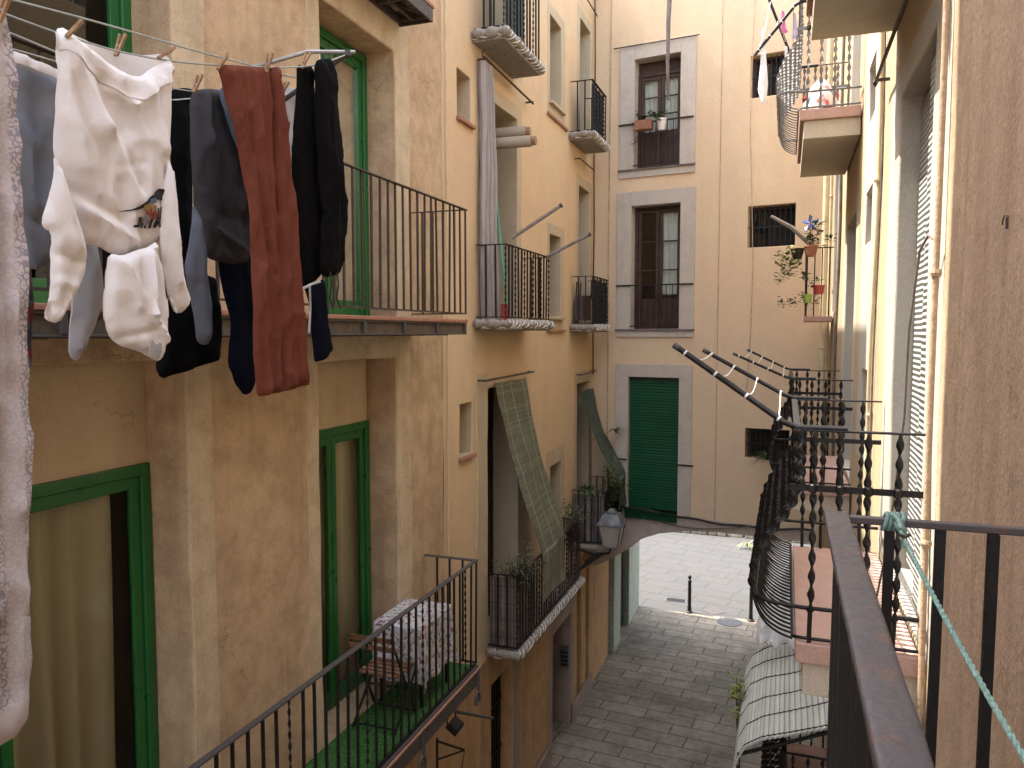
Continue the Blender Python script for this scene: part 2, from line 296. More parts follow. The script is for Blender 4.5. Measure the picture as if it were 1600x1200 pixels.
class MB:
    def __init__(m): m.v, m.f, m.uv, m.mi = [], [], {}, []
    def add(m, vs, fs, mi=0, uvs=None):
        b = len(m.v); m.v += [V(p) for p in vs]; m.f += [tuple(b+i for i in f) for f in fs]; m.mi += [mi]*len(fs)
        if uvs:
            for i, q in enumerate(uvs): m.uv[b+i] = q
        return m
    def hexa(m, p, mi=0):
        return m.add(p, [(0, 3, 2, 1), (4, 5, 6, 7), (0, 1, 5, 4), (1, 2, 6, 5), (2, 3, 7, 6), (3, 0, 4, 7)], mi)
    def box(m, a, b, mi=0):
        x0, y0, z0 = a; x1, y1, z1 = b
        return m.hexa([(x0, y0, z0), (x1, y0, z0), (x1, y1, z0), (x0, y1, z0), (x0, y0, z1), (x1, y0, z1), (x1, y1, z1), (x0, y1, z1)], mi)
    def fbox(m, fr, s0, s1, z0, z1, d0, d1, mi=0):
        return m.hexa([fr.P(s0, z0, d0), fr.P(s1, z0, d0), fr.P(s1, z0, d1), fr.P(s0, z0, d1), fr.P(s0, z1, d0), fr.P(s1, z1, d0), fr.P(s1, z1, d1), fr.P(s0, z1, d1)], mi)
    def bar(m, p, q, w, h=None, up=(0, 0, 1), mi=0):
        h = h or w; p, q = V(p), V(q); t = (q-p).normalized(); up = V(up)
        if abs(t.dot(up)) > .98: up = V((0, 1, 0))
        a = t.cross(up).normalized()*(w/2); b = a.cross(t).normalized()*(h/2)
        return m.hexa([p-a-b, p+a-b, p+a+b, p-a+b, q-a-b, q+a-b, q+a+b, q-a+b], mi)
    def tube(m, pts, r, n=8, caps=True, mi=0):
        pts = [V(p) for p in pts]; rs = r if isinstance(r, (list, tuple)) else [r]*len(pts)
        b = len(m.v); ref = None
        for i, p in enumerate(pts):
            t = (pts[min(i+1, len(pts)-1)]-pts[max(i-1, 0)]).normalized()
            if ref is None: ref = t.orthogonal().normalized()
            ref = (ref - t*ref.dot(t)).normalized(); bn = t.cross(ref)
            for k in range(n):
                a = 2*math.pi*k/n; m.v.append(p + (ref*math.cos(a)+bn*math.sin(a))*rs[i])
        for i in range(len(pts)-1):
            for k in range(n):
                m.f.append((b+i*n+k, b+i*n+(k+1) % n, b+(i+1)*n+(k+1) % n, b+(i+1)*n+k)); m.mi.append(mi)
        if caps:
            m.f.append(tuple(b+k for k in range(n))[::-1]); m.mi.append(mi)
            e = b+(len(pts)-1)*n; m.f.append(tuple(e+k for k in range(n))); m.mi.append(mi)
        return m
    def lathe(m, prof, c, n=16, mi=0):
        c = V(c); b = len(m.v)
        for r, z in prof:
            for k in range(n):
                a = 2*math.pi*k/n; m.v.append(c+V((r*math.cos(a), r*math.sin(a), z)))
        for i in range(len(prof)-1):
            for k in range(n):
                m.f.append((b+i*n+k, b+i*n+(k+1) % n, b+(i+1)*n+(k+1) % n, b+(i+1)*n+k)); m.mi.append(mi)
        m.f.append(tuple(b+k for k in range(n))[::-1]); m.mi.append(mi)
        e = b+(len(prof)-1)*n; m.f.append(tuple(e+k for k in range(n))); m.mi.append(mi)
        return m
    def sheet(m, fn, nu, nv, thick=0, mi=0):
        """fn(u,v)->point on a nu x nv grid; thick>0 closes it into a thin solid"""
        G = [[V(fn(i/nu, j/nv)) for j in range(nv+1)] for i in range(nu+1)]
        def nrm(i, j):
            a = G[min(i+1, nu)][j]-G[max(i-1, 0)][j]; b = G[i][min(j+1, nv)]-G[i][max(j-1, 0)]
            n = a.cross(b); return n.normalized() if n.length > 1e-9 else V((1, 0, 0))
        ids = {}
        for side in ((0, 1) if thick else (0,)):
            for i in range(nu+1):
                for j in range(nv+1):
                    ids[side, i, j] = len(m.v); m.uv[len(m.v)] = (i/nu, j/nv)
                    m.v.append(G[i][j] + (nrm(i, j)*(thick*(.5-side)) if thick else V((0, 0, 0))))
            for i in range(nu):
                for j in range(nv):
                    q = (ids[side, i, j], ids[side, i+1, j], ids[side, i+1, j+1], ids[side, i, j+1])
                    m.f.append(q if side == 0 else q[::-1]); m.mi.append(mi)
        if thick:
            edge = [(i, 0) for i in range(nu)]+[(nu, j) for j in range(nv)]+[(i, nv) for i in range(nu, 0, -1)]+[(0, j) for j in range(nv, 0, -1)]
            for k in range(len(edge)):
                a, b = edge[k], edge[(k+1) % len(edge)]
                m.f.append((ids[0, a[0], a[1]], ids[1, a[0], a[1]], ids[1, b[0], b[1]], ids[0, b[0], b[1]])); m.mi.append(mi)
        return m
    def prism(m, pts, off, mi=0):
        """closed outline (3-D points on a plane) extruded by off"""
        n = len(pts); off = V(off); b = len(m.v)
        m.v += [V(p) for p in pts]+[V(p)+off for p in pts]
        m.f += [tuple(b+i for i in range(n))[::-1], tuple(b+n+i for i in range(n))]; m.mi += [mi, mi]
        for i in range(n): m.f.append((b+i, b+(i+1) % n, b+n+(i+1) % n, b+n+i)); m.mi.append(mi)
        return m
    def mesh(m, name, mats, origin=V((0, 0, 0)), smooth=False, fix=True, weld=False):
        me = bpy.data.meshes.new(name)
        me.from_pydata([p-origin for p in m.v], [], m.f)
        for mt in (mats if isinstance(mats, (list, tuple)) else [mats]): me.materials.append(mt)
        if any(m.mi): me.polygons.foreach_set('material_index', m.mi)
        if m.uv:
            ul = me.uv_layers.new(name='UVMap')
            for l in me.loops: ul.data[l.index].uv = m.uv.get(l.vertex_index, (0, 0))
        if fix or weld:
            bm = bmesh.new(); bm.from_mesh(me)
            if weld: bmesh.ops.remove_doubles(bm, verts=bm.verts, dist=.0004)
            bmesh.ops.recalc_face_normals(bm, faces=bm.faces); bm.to_mesh(me); bm.free()
        if smooth:
            me.shade_smooth(); me.set_sharp_from_angle(angle=R(40))
        return me
    def build(m, name, mats, parent=None, smooth=False, bevel=0, loc=None, fix=True, weld=False):
        org = worldloc(parent) if parent else V(loc or (0, 0, 0))
        o = bpy.data.objects.new(name, m.mesh(name, mats, org, smooth, fix, weld)); C.objects.link(o)
        if parent: o.parent = parent
        else: o.location = org
        if bevel:
            bv = o.modifiers.new('bevel', 'BEVEL'); bv.width = bevel; bv.segments = 2; bv.limit_method = 'ANGLE'; bv.angle_limit = R(50)
        return o
def put(name, me, parent, world, rotz=0):
    o = bpy.data.objects.new(name, me); C.objects.link(o); o.parent = parent
    o.location = V(world)-worldloc(parent); j = .0045 if name == 'baluster' else 0; o.rotation_euler = (random.gauss(0, j), random.gauss(0, j), rotz+random.gauss(0, j*8)); return o
def single(mb, name, mat, loc, label, cat, group=None, smooth=False, bevel=0, kind=None):
    o = mb.build(name, mat, None, smooth, bevel, loc); return tag(o, label, cat, group, kind)

# ------------------------------------------------------------------ walls with real openings
def facade(fr, s0, s1, z0, z1, opens, rects=(), cell=.3, amp=.006, mats=0, extra=None):
    """front sheet with recessed openings; opens: (s0,s1,z0,z1,depth); rects: (s0,s1,z0,z1,material index)"""
    def cuts(a, b, ks):
        ks = sorted({a, b, *[k for k in ks if a < k < b]}); out = []
        for p, q in zip(ks, ks[1:]):
            n = max(1, int((q-p)/cell)); out += [p+(q-p)*i/n for i in range(n)]
        return out+[b]
    S = cuts(s0, s1, [k for o in opens for k in o[:2]]+[k for r in rects for k in r[:2]])
    Z = cuts(z0, z1, [k for o in opens for k in o[2:4]]+[k for r in rects for k in r[2:4]])
    m = MB(); ids = {}
    def vid(s, z, d):
        k = (round(s, 4), round(z, 4), round(d, 4))
        if k not in ids:
            p = fr.P(s, z, d); q = p*1.3
            n1 = noise.noise(q)+.5*noise.noise(q*3.1); n2 = noise.noise(q+V((9, 4, 7)))+.6*noise.noise(q*2.7+V((3, 8, 1))); n3 = noise.noise(q+V((5, 15, 2)))
            ids[k] = len(m.v); m.v.append(p+fr.n*(n1*amp)+fr.e*(n2*amp*1.4)+V((0, 0, n3*amp)))
        return ids[k]
    inside = lambda s, z, b: b[0] < s < b[1] and b[2] < z < b[3]
    for i in range(len(S)-1):
        for j in range(len(Z)-1):
            cs, cz = (S[i]+S[i+1])/2, (Z[j]+Z[j+1])/2
            if any(inside(cs, cz, o) for o in opens): continue
            mi = 0
            for r in rects:
                if inside(cs, cz, r): mi = r[4]
            m.f.append((vid(S[i], Z[j], 0), vid(S[i+1], Z[j], 0), vid(S[i+1], Z[j+1], 0), vid(S[i], Z[j+1], 0))); m.mi.append(mi)
    for o in opens:
        a, b, c, d, dep = o[:5]; mi = o[5] if len(o) > 5 else 0
        ss = [s for s in S if a-1e-6 <= s <= b+1e-6]; zz = [z for z in Z if c-1e-6 <= z <= d+1e-6]
        nd_ = max(1, int(dep/.15)); D = [-dep*k/nd_ for k in range(nd_+1)]
        for d0, d1 in zip(D, D[1:]):
            for p, q in zip(ss, ss[1:]):
                for z in (c, d):
                    if z > z0+1e-6: m.f.append((vid(p, z, d0), vid(q, z, d0), vid(q, z, d1), vid(p, z, d1))); m.mi.append(mi)
            for p, q in zip(zz, zz[1:]):
                for s in (a, b): m.f.append((vid(s, p, d0), vid(s, q, d0), vid(s, q, d1), vid(s, p, d1))); m.mi.append(mi)
    return m
def shell(m, fr, s0, s1, z0, z1, depth, mi=0):
    """sides, back and roof behind a facade"""
    P = fr.P
    for q in ([(s0, z0, 0), (s0, z1, 0), (s0, z1, -depth), (s0, z0, -depth)], [(s1, z0, 0), (s1, z1, 0), (s1, z1, -depth), (s1, z0, -depth)],
              [(s0, z0, -depth), (s1, z0, -depth), (s1, z1, -depth), (s0, z1, -depth)], [(s0, z1, 0), (s1, z1, 0), (s1, z1, -depth), (s0, z1, -depth)]):
        m.add([P(*k) for k in q], [(0, 1, 2, 3)], mi)
    return m
def door_unit(parent, fr, s0, s1, z0, z1, d, mat, leaves=2, fw=.06, st=.085, top=.09, bot=.3, rows=1, glass='glass', name='balcony_door', solid=0, inset=.03, meet=None):
    """frame with glazed leaves set at depth d; part of the building, its leaves' glass a sub-part"""
    m = MB()
    m.fbox(fr, s0, s0+fw, z0, z1, d-.07, d); m.fbox(fr, s1-fw, s1, z0, z1, d-.07, d); m.fbox(fr, s0+fw, s1-fw, z1-fw, z1, d-.07, d)
    f = m.build(name, mat, parent, bevel=.006)
    a, b = s0+fw, s1-fw
    cut = [a+(b-a)*k/leaves for k in range(leaves+1)]
    if meet is not None and leaves == 2: cut[1] = meet
    for p, q in zip(cut, cut[1:]):
        p += .004; q -= .004
        l = MB(); zt = z1-fw-.004
        l.fbox(fr, p, p+st, z0+.01, zt, d-.06, d-inset+.01); l.fbox(fr, q-st, q, z0+.01, zt, d-.06, d-inset+.01)
        l.fbox(fr, p+st, q-st, zt-top, zt, d-.06, d-inset+.01)
        zb = z0+bot+solid
        l.fbox(fr, p+st, q-st, z0+.01, zb, d-.055, d-inset)
        for r in range(1, rows):
            z = zb+(zt-top-zb)*r/rows; l.fbox(fr, p+st, q-st, z-.013, z+.013, d-.05, d-inset)
        l.build('leaf', mat, f, bevel=.004)
        MB().add([fr.P(p+st, zb, d-.044), fr.P(q-st, zb, d-.044), fr.P(q-st, zt-top, d-.044), fr.P(p+st, zt-top, d-.044)], [(0, 1, 2, 3)]).build('pane', M[glass], f)
    return f
def curtain(fr, s0, s1, z0, z1, d, folds, label, mat='curtain', amp=.055):
    n = 90
    def fn(u, v):
        s = s0+(s1-s0)*u
        w = math.sin(u*folds*6.283+.8*math.sin(u*9+1))*(amp*(.6+.4*(1-v)))+.012*noise.noise(V((u*7, v*2, s0)))
        return fr.P(s+.02*math.sin(v*3+u*5), z0+(z1-z0)*v, d+w)
    o = MB().sheet(fn, n, 12, .004).build('curtain', M[mat], None, True, loc=fr.P((s0+s1)/2, z0, d)); return tag(o, label, 'curtain', 'curtains behind the windows')

# ------------------------------------------------------------------ the ground
g = MB().box((-60, -40, -.3), (60, 80, -.012)).build('ground', M['greypink']); tag(g, kind='structure')
g = MB().add([(-9, -12, 0), (4, -12, 0), (4, 19.3, 0), (-9, 19.0, 0)], [(0, 1, 2, 3)]).build('street', M['street']); tag(g, kind='structure')
g = MB().add([(-9, 19.0, 0), (4, 19.3, 0), (30, 19.3, 0), (30, 40, 0), (-30, 40, 0), (-30, 19.0, 0)], [(0, 1, 2, 3, 4, 5)]).build('plaza_paving', M['plaza']); tag(g, kind='structure')

# ------------------------------------------------------------------ left near building (beige, green doors)
b1 = thing('apartment_building', (-3.48, 0, 0), 'beige plastered building with green framed balcony doors on the left', 'building', 'buildings along the alley')
zA, zB = 3.6, 7.13
opA = (1.7, 3.766, zA, 6.84, .34); opB = (5.2, 6.483, zA, 6.76, .34); opC = (1.7, 3.735, zB, 10.3, .34); opD = (5.295, 6.52, zB, 9.6, .34)
bands = [(3.766, 3.99, 3.4, 7.0, 1), (5.03, 5.2, 3.4, 7.0, 1), (6.483, 6.78, 3.4, 7.0, 1), (5.2, 6.483, 6.76, 6.96, 1), (3.735, 4.0, 7.0, 10.6, 1), (5.1, 5.295, 7.0, 9.9, 1), (6.52, 6.80, 7.0, 9.9, 1), (5.295, 6.52, 9.6, 9.9, 1),
         (4.4, 7.547, 0, 3.3, 2)]
mb = facade(FL, -7, 7.547, 0, 12.0, [opA, opB, opC, opD], bands, .28, .012)
shell(mb, FL, -7, 7.547, 0, 12.0, 6.5)
mb.box((-9.9, -2, 12.0), (-3.5, 4.05, 15.2))                    # unseen block added to keep sun off the near right wall
mb.build('wall', [M['beige'], M['band'], M['orange']], b1, True, bevel=.016, weld=True)
def framed(op, ztop, label_c, glass, fr0, fr1, cz):
    a, b, c, d, dep = op
    if d-ztop > .05: MB().fbox(FL, a, b, ztop, d, -dep-.05, -dep+.02).build('transom_panel', M['cream_panel'], b1)
    door_unit(b1, FL, a+.005, b-.005, c, ztop, -dep+.05, M['green'], 2, .07, .066, .075, .16, 1, glass)
ztA = onx(236, 722, -3.77).z; ztB = onx(580, 656, -3.77).z; ztD = 9.50
framed(opA, ztA, '', 'glass', 0, 0, 0); framed(opB, ztB, '', 'glass', 0, 0, 0); framed(opC, 10.3, '', 'glass_dark', 0, 0, 0); framed(opD, 9.58, '', 'glass', 0, 0, 0)
for k, (a, b, lab) in enumerate([(2.78, 3.56, 'cream curtain behind the glass of the lower green door, foreground left'), (1.75, 2.5, 'cream curtain in the left leaf of the lower foreground green door')]):
    curtain(FL, a, b, 3.62, ztA-.1, -.43, 3.6, lab)
curtain(FL, 5.30, 6.42, 3.62, ztB-.1, -.43, 4.2, 'cream curtain behind the lower green door beside the balcony table')
curtain(FL, 5.36, 6.46, 7.15, 9.45, -.43, 4.6, 'cream curtain behind the upper green door beside the black trousers')
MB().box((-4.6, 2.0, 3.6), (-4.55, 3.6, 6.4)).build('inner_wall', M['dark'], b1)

# ------------------------------------------------------------------ second building (yellow)
b2 = thing('apartment_building', (-3.48, 10.9, 0), 'yellow ochre building with narrow balconies, between beige building and far facade', 'building', 'buildings along the alley')
op2 = [(7.955, 8.35, 9.38, 9.91, .3, 1), (7.98, 8.335, 5.57, 6.18, .3, 1), (8.95, 9.97, 7.12, 9.85, .42, 1), (8.95, 9.97, 10.38, 13.1, .42, 1),
       (11.49, 12.13, 10.53, 11.82, .36, 1), (11.49, 12.12, 7.25, 8.52, .36, 1), (11.55, 12.2, 3.55, 4.87, .36, 1),
       (8.86, 9.99, 3.0, 6.30, .42, 1), (13.28, 14.05, 10.28, 12.43, .4, 1), (13.26, 14.05, 7.08, 9.57, .4, 1), (13.2, 14.1, 3.25, 6.08, .4, 1),
       (8.97, 9.80, 0, 2.45, .28, 2), (11.74, 12.87, 0, 2.05, .42, 3), (13.3, 13.6, 0, 2.5, .2, 2), (13.95, 14.2, 0, 2.5, .3, 2)]
r2 = [(7.547, 14.35, 0, 2.86, 2), (8.78, 10.14, 7.1, 10.03, 1), (8.78, 10.14, 10.38, 13.3, 1), (11.33, 12.33, 10.33, 11.98, 1), (11.36, 12.28, 7.05, 8.68, 1), (11.33, 12.39, 3.3, 5.13, 1),
      (8.5, 8.86, 3.0, 6.5, 1), (13.05, 14.2, 10.2, 12.6, 1), (13.05, 14.2, 7.0, 9.75, 1), (13.0, 14.25, 3.2, 6.3, 1), (11.5, 13.05, 0, 2.3, 3), (9.8, 10.1, 0, 2.8, 3)]
mb = facade(FL, 7.547, 14.35, 0, 13.7, op2, r2, .35, .008)
shell(mb, FL, 7.547, 14.35, 0, 13.7, 6.5)
mb.build('wall', [M['yellow'], M['yellow_band'], M['orange'], M['greypink']], b2, True, bevel=.010, weld=True)
def win2(s0, s1, z0, z1, d, rows, name='window', leaves=1, glass='glass_dark', solid=0):
    door_unit(b2, FL, s0+.004, s1-.004, z0, z1, -d+.06, M['brown_wood'], leaves, .05, .06, .06, .06, rows, glass, name, solid)
win2(8.95, 9.97, 7.12, 9.85, .42, 4, 'balcony_door', 2, solid=.5); win2(8.95, 9.97, 10.38, 13.1, .42, 4, 'balcony_door', 2, solid=.5); win2(8.86, 9.99, 3.0, 6.30, .42, 4, 'balcony_door', 2, solid=.5)
win2(11.49, 12.13, 10.53, 11.82, .36, 2); win2(11.49, 12.12, 7.25, 8.52, .36, 2); win2(11.55, 12.2, 3.55, 4.87, .36, 2)
win2(13.28, 14.05, 10.28, 12.43, .4, 3, 'balcony_door', 2); win2(13.26, 14.05, 7.08, 9.57, .4, 3, 'balcony_door', 2); win2(13.2, 14.1, 3.25, 6.08, .4, 3, 'balcony_door', 2)
for s0, s1, z0, z1 in ((7.955, 8.35, 9.38, 9.91), (7.98, 8.335, 5.57, 6.18)):
    MB().fbox(FL, s0, s1, z0, z1, -.32, -.27).build('niche_panel', M['yellow'], b2)
    MB().fbox(FL, s0-.03, s1+.04, z0-.045, z0-.003, -.02, .05).build('sill', M['terracotta'], b2, bevel=.006)
for s0, s1, z in ((11.43, 12.2, 10.53), (11.43, 12.2, 7.25), (11.5, 12.28, 3.55)):
    MB().fbox(FL, s0, s1, z-.05, z-.003, -.02, .06).build('sill', M['yellow_band'], b2, bevel=.006)
for s0, s1, z in ((11.3, 12.42, 10.31), (11.33, 12.32, 7.03)):
    MB().fbox(FL, s0, s1, z-.03, z+.01, .012, .04).build('sill_line', M['terracotta'], b2)
MB().fbox(FL, 8.97, 9.80, 0, 2.45, -.30, -.24).build('shutter_door', M['soot'], b2)
gb = MB()
for k in range(9): gb.fbox(FL, 9.0+k*.095, 9.02+k*.095, .02, 2.43, -.2, -.18)
for z in (.5, 1.2, 1.9): gb.fbox(FL, 8.975, 9.795, z, z+.03, -.178, -.165)
gb.build('door_grille', M['iron'], b2)
dd = MB().fbox(FL, 11.76, 12.85, 0, 2.03, -.44, -.40).build('street_door', M['soot'], b2)
MB().fbox(FL, 11.86, 12.3, .2, 1.8, -.398, -.375).build('panel', M['brown_wood'], dd)
MB().fbox(FL, 13.3, 13.6, 0, 2.5, -.2, -.15).build('shutter_door', M['soot'], b2); MB().fbox(FL, 13.95, 14.2, 0, 2.5, -.29, -.24).build('shutter_door', M['soot'], b2)
MB().fbox(FL, 12.9, 14.3, 0, .35, .01, .05).build('plinth', M['greypink'], b2, bevel=.01)
MB().fbox(FL, 10.2, 11.45, 0, .35, .01, .06).build('plinth', M['greypink'], b2, bevel=.01)
# intercom panel on the far jamb of the street door
ip = ony(872, 1055, 12.83)
im = MB().box((-3.66, 12.80, 1.05), (-3.50, 12.845, 1.45)); it = thing('intercom_panel', (-3.58, 12.8, 1.05), 'metal intercom panel with rows of buttons beside the street door', 'intercom')
im.build('plate', M['steel_panel'], it, bevel=.006)
for k in range(4): MB().box((-3.645, 12.785, 1.10+k*.075), (-3.515, 12.799, 1.135+k*.075)).build('button_row', M['iron'], it)

# ------------------------------------------------------------------ back building over the passage
b3 = thing('apartment_building', FB.P(2.1, 0, 0), 'peach building at the alley end with an arched passage below', 'building', 'buildings along the alley')
w1, w2, w3 = (.78, 1.64, 9.98, 11.93, .3, 1), (.75, 1.67, 7.06, 9.31, .3, 1), (.72, 1.69, 3.63, 6.17, .25, 1)
g1, g2, g3 = (2.84, 3.56, 10.96, 11.66, .3), (2.84, 3.62, 8.45, 9.15, .3), (2.87, 3.60, 4.80, 5.33, .3)
mb = facade(FB, 0, 4.6, 3.62, 13.6, [w1, w2, w3, g1, g2, g3], [(2.36, 4.6, 3.6, 13.6, 0)], .4, .006)
P = FB.P
D3 = 5.0
arch = [(0, 2.45), (.25, 2.56), (.55, 2.76), (.8, 2.93), (1.02, 3.13), (1.35, 3.27), (1.8, 3.37), (2.4, 3.43), (4.6, 3.45), (4.6, 3.618), (0, 3.618)]
K = lambda s, z, d: P(s, z, 0)+V((0, -d, 0))
for q in ([(0, 3.62, 0), (0, 13.6, 0), (0, 13.6, -D3), (0, 3.62, -D3)], [(4.6, 3.62, 0), (4.6, 13.6, 0), (4.6, 13.6, -D3), (4.6, 3.62, -D3)], [(0, 13.6, 0), (4.6, 13.6, 0), (4.6, 13.6, -D3), (0, 13.6, -D3)], [(0, 3.62, -D3), (4.6, 3.62, -D3), (4.6, 13.6, -D3), (0, 13.6, -D3)]):
    mb.add([K(*k) for k in q], [(0, 1, 2, 3)])
mb.build('wall', [M['peach'], M['stone']], b3, True, bevel=.008, weld=True)
MB().prism([P(s, z, .012) for s, z in arch], V((0, 4.8, 0))).build('passage_arch', M['lintel'], b3)
MB().box((-8, 14.36, 0), (-3.5, 16.05, 8)).build('side_block', M['orange'], b3)
MB().box((-8, 16.051, 0), (-3.62, 19.25, 8)).build('side_block', M['orange'], b3)
MB().box((.72, 14.2, 0), (8, 19.25, 13)).build('side_block', M['peach'], b3)
for y0, y1, mt in ((16.15, 16.85, 'pale_green_paint'), (17.85, 19.2, 'pale_green_paint')):
    MB().box((-3.60, y0, 0), (-3.40, y1, 2.95)).build('door_jamb', M[mt], b3, bevel=.012)
for y0, y1 in ((16.85, 17.85),): MB().box((-3.615, y0, 0), (-3.55, y1, 2.95)).build('shutter_door', M['soot'], b3)
for (s0, s1, z0, z1, pad, padb, padt) in ((.78, 1.64, 9.98, 11.93, .27, .16, .24), (.75, 1.67, 7.06, 9.31, .27, .15, .26), (.72, 1.69, 3.63, 6.17, .24, .0, .24)):
    m = MB(); m.fbox(FB, s0-pad, s0, z0-padb, z1+padt, .004, .03); m.fbox(FB, s1, s1+pad, z0-padb, z1+padt, .004, .03); m.fbox(FB, s0, s1, z1, z1+padt, .004, .03)
    if padb: m.fbox(FB, s0, s1, z0-padb, z0, .004, .03)
    m.build('window_surround', M['stone'], b3, bevel=.006)
    if padb: MB().fbox(FB, s0-pad-.02, s1+pad+.02, z0-.035, z0-.005, .032, .06).build('sill', M['cable'], b3)
for (a, rows, gl, sol) in ((w1, 3, 'glass', .62), (w2, 3, 'glass', .5)):
    door_unit(b3, FB, a[0]+.004, a[1]-.004, a[2], a[3] - (.22 if a is w1 else 0), -.2, M['brown_wood'], 2, .05, .06, .06, .06, rows, gl, 'window', sol)
MB().fbox(FB, .785, 1.635, 11.71, 11.92, -.3, -.24).build('shutter_box', M['brown_wood'], b3)
for a, b_, z0, z1, lab in ((.83, 1.19, 10.7, 11.65, 'white net curtain in the left leaf of top back window'), (1.24, 1.58, 10.7, 11.65, 'white net curtain in the right leaf of top back window'), (1.24, 1.6, 7.7, 9.2, 'white curtain behind right leaf of the middle back window')):  # middle window: white sheet added to stand in for reflections on its panes
    curtain(FB, a, b_, z0, z1, -.33, 3, lab, 'white_curtain', .015)
# green roller blind
rb = thing('roller_blind', FB.P(1.2, 3.63, -.05), 'dark green roller blind covering the lowest window of the far facade', 'blind')
MB().sheet(lambda u, v: FB.P(.735+.945*u, 3.70+2.40*v, -.07+.012*math.sin(v*9)), 6, 40, .012).build('slats', M['roller'], rb)
MB().fbox(FB, .725, 1.685, 6.03, 6.165, -.2, -.06).build('roll', M['green_dark'], rb, bevel=.02)
MB().sheet(lambda u, v: FB.P(.70+1.0*u, 3.52+.15*v, .075), 2, 3, .02).build('bottom_flap', M['roller'], rb)
MB().fbox(FB, .70, 1.70, 3.66, 3.69, .05, .12).build('bottom_bar', M['green_dark'], rb)
# barred windows
for k, a in enumerate((g1, g2, g3)):
    f = MB(); s0, s1, z0, z1 = a[:4]
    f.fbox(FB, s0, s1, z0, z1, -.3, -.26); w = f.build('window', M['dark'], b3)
    m = MB()
    for j in range(1, 9): x = s0+(s1-s0)*j/9; m.fbox(FB, x-.006, x+.006, z0, z1, -.09, -.077)
    m.fbox(FB, s0, s1, z0+(z1-z0)*.48, z0+(z1-z0)*.48+.02, -.077, -.068)
    m.build('grille', M['iron'], w)
    MB().fbox(FB, s0+.08, s0+.3, z0+.05, z1-.05, -.255, -.25).build('pane', M['glass'], w)
    m = MB(); m.fbox(FB, s0+.005, s0+.04, z0, z1, -.25, -.2); m.fbox(FB, s1-.04, s1-.005, z0, z1, -.25, -.2); m.fbox(FB, s0+.04, s1-.04, z1-.04, z1-.003, -.25, -.2); m.build('frame', M['brown_wood'], w)
for s0, s1, z in ((.40, 1.97, 12.17), ):
    single(MB().tube([FB.P(s0, z, .07), FB.P(s1, z-.02, .07)], .012, 6), 'awning_rod', M['iron_brown'], FB.P(s0, z, .07), 'thin brown iron rod above the top window of far facade', 'rod')
# window rails of the back windows
def window_rail(s0, s1, zt, zb, wall0, wall1, label, spacing=.105, name='window_rail'):
    t = thing(name, FB.P((s0+s1)/2, zb, .05), label, 'railing', 'railings across the far facade windows')
    MB().fbox(FB, wall0, wall1, zt-.012, zt+.012, .04, .065).build('handrail', M['iron'], t)
    MB().fbox(FB, s0, s1, zb, zb+.02, .045, .06).build('bottom_rail', M['iron'], t)
    me = MB().box((-.006, -.006, 0), (.006, .006, zt-zb-.03)).mesh('baluster', M['iron'])
    n = int((s1-s0)/spacing)
    for k in range(1, n): put('baluster', me, t, FB.P(s0+(s1-s0)*k/n, zb+.02, .052), -ang)
window_rail(.78, 1.64, 10.78, 10.02, .50, 1.89, 'black iron rail with flowerpots across the top far window')
window_rail(.75, 1.67, 7.86, 7.10, .48, 1.93, 'black iron rail across the middle far window, without pots')
m = MB(); m.fbox(FB, .47, .72, 4.60, 4.625, .04, .065); m.fbox(FB, 1.69, 1.98, 4.58, 4.605, .04, .065)
single(m, 'window_rail', M['iron'], FB.P(1.2, 4.6, .05), 'short iron rail ends beside the green roller blind', 'railing', 'railings across the far facade windows')
# seams, cables, pipes on the back wall
def wire(pts, r, mat, name, label, cat, group=None, n=6):
    return single(MB().tube(pts, r, n), name, M[mat], V(pts[0]), label, cat, group, smooth=True)
wire([FB.P(2.37, 3.65, .008), FB.P(2.36, 8, .008), FB.P(2.35, 13.5, .008)], .006, 'conduit', 'conduit', 'thin straight conduit down the middle of the peach facade', 'pipe')
wire([FB.P(.32, 3.7, .012), FB.P(.31, 9, .012), FB.P(.33, 13.5, .012)], .010, 'conduit', 'conduit', 'thin cream conduit near the left corner of peach facade', 'pipe')
wire([FB.P(2.9+.05*math.sin(z), z, .03) for z in (14, 12, 10.5, 9.3, 8.2, 7, 6)], .006, 'conduit', 'cable', 'slack thin cable hanging past the barred windows of peach facade', 'cable')
wire([FB.P(s, 3.66-.06*math.sin((s-1.5)*1.3)+.015*math.sin(s*7), .05) for s in [.1+.2*k for k in range(22)]], .022, 'cable_black', 'cable', 'black cable bundle along the top of the passage arch', 'cable')
wire([FB.P(s, 3.62-.16*math.sin((s-.9)*1.5), .06) for s in [.9+.15*k for k in range(15)]], .012, 'cable', 'cable', 'drooping grey cable below the green roller blind', 'cable')
cord = [(-1.96+.02*math.sin(z*2), 13.3, z) for z in (15.5, 14, 13, 12.2, 11.5, 10.9)]
wire(cord, [.05, .05, .048, .042, .03, .02], 'cable', 'hanging_cord', 'brown cord hanging in front of the top far window', 'cord')

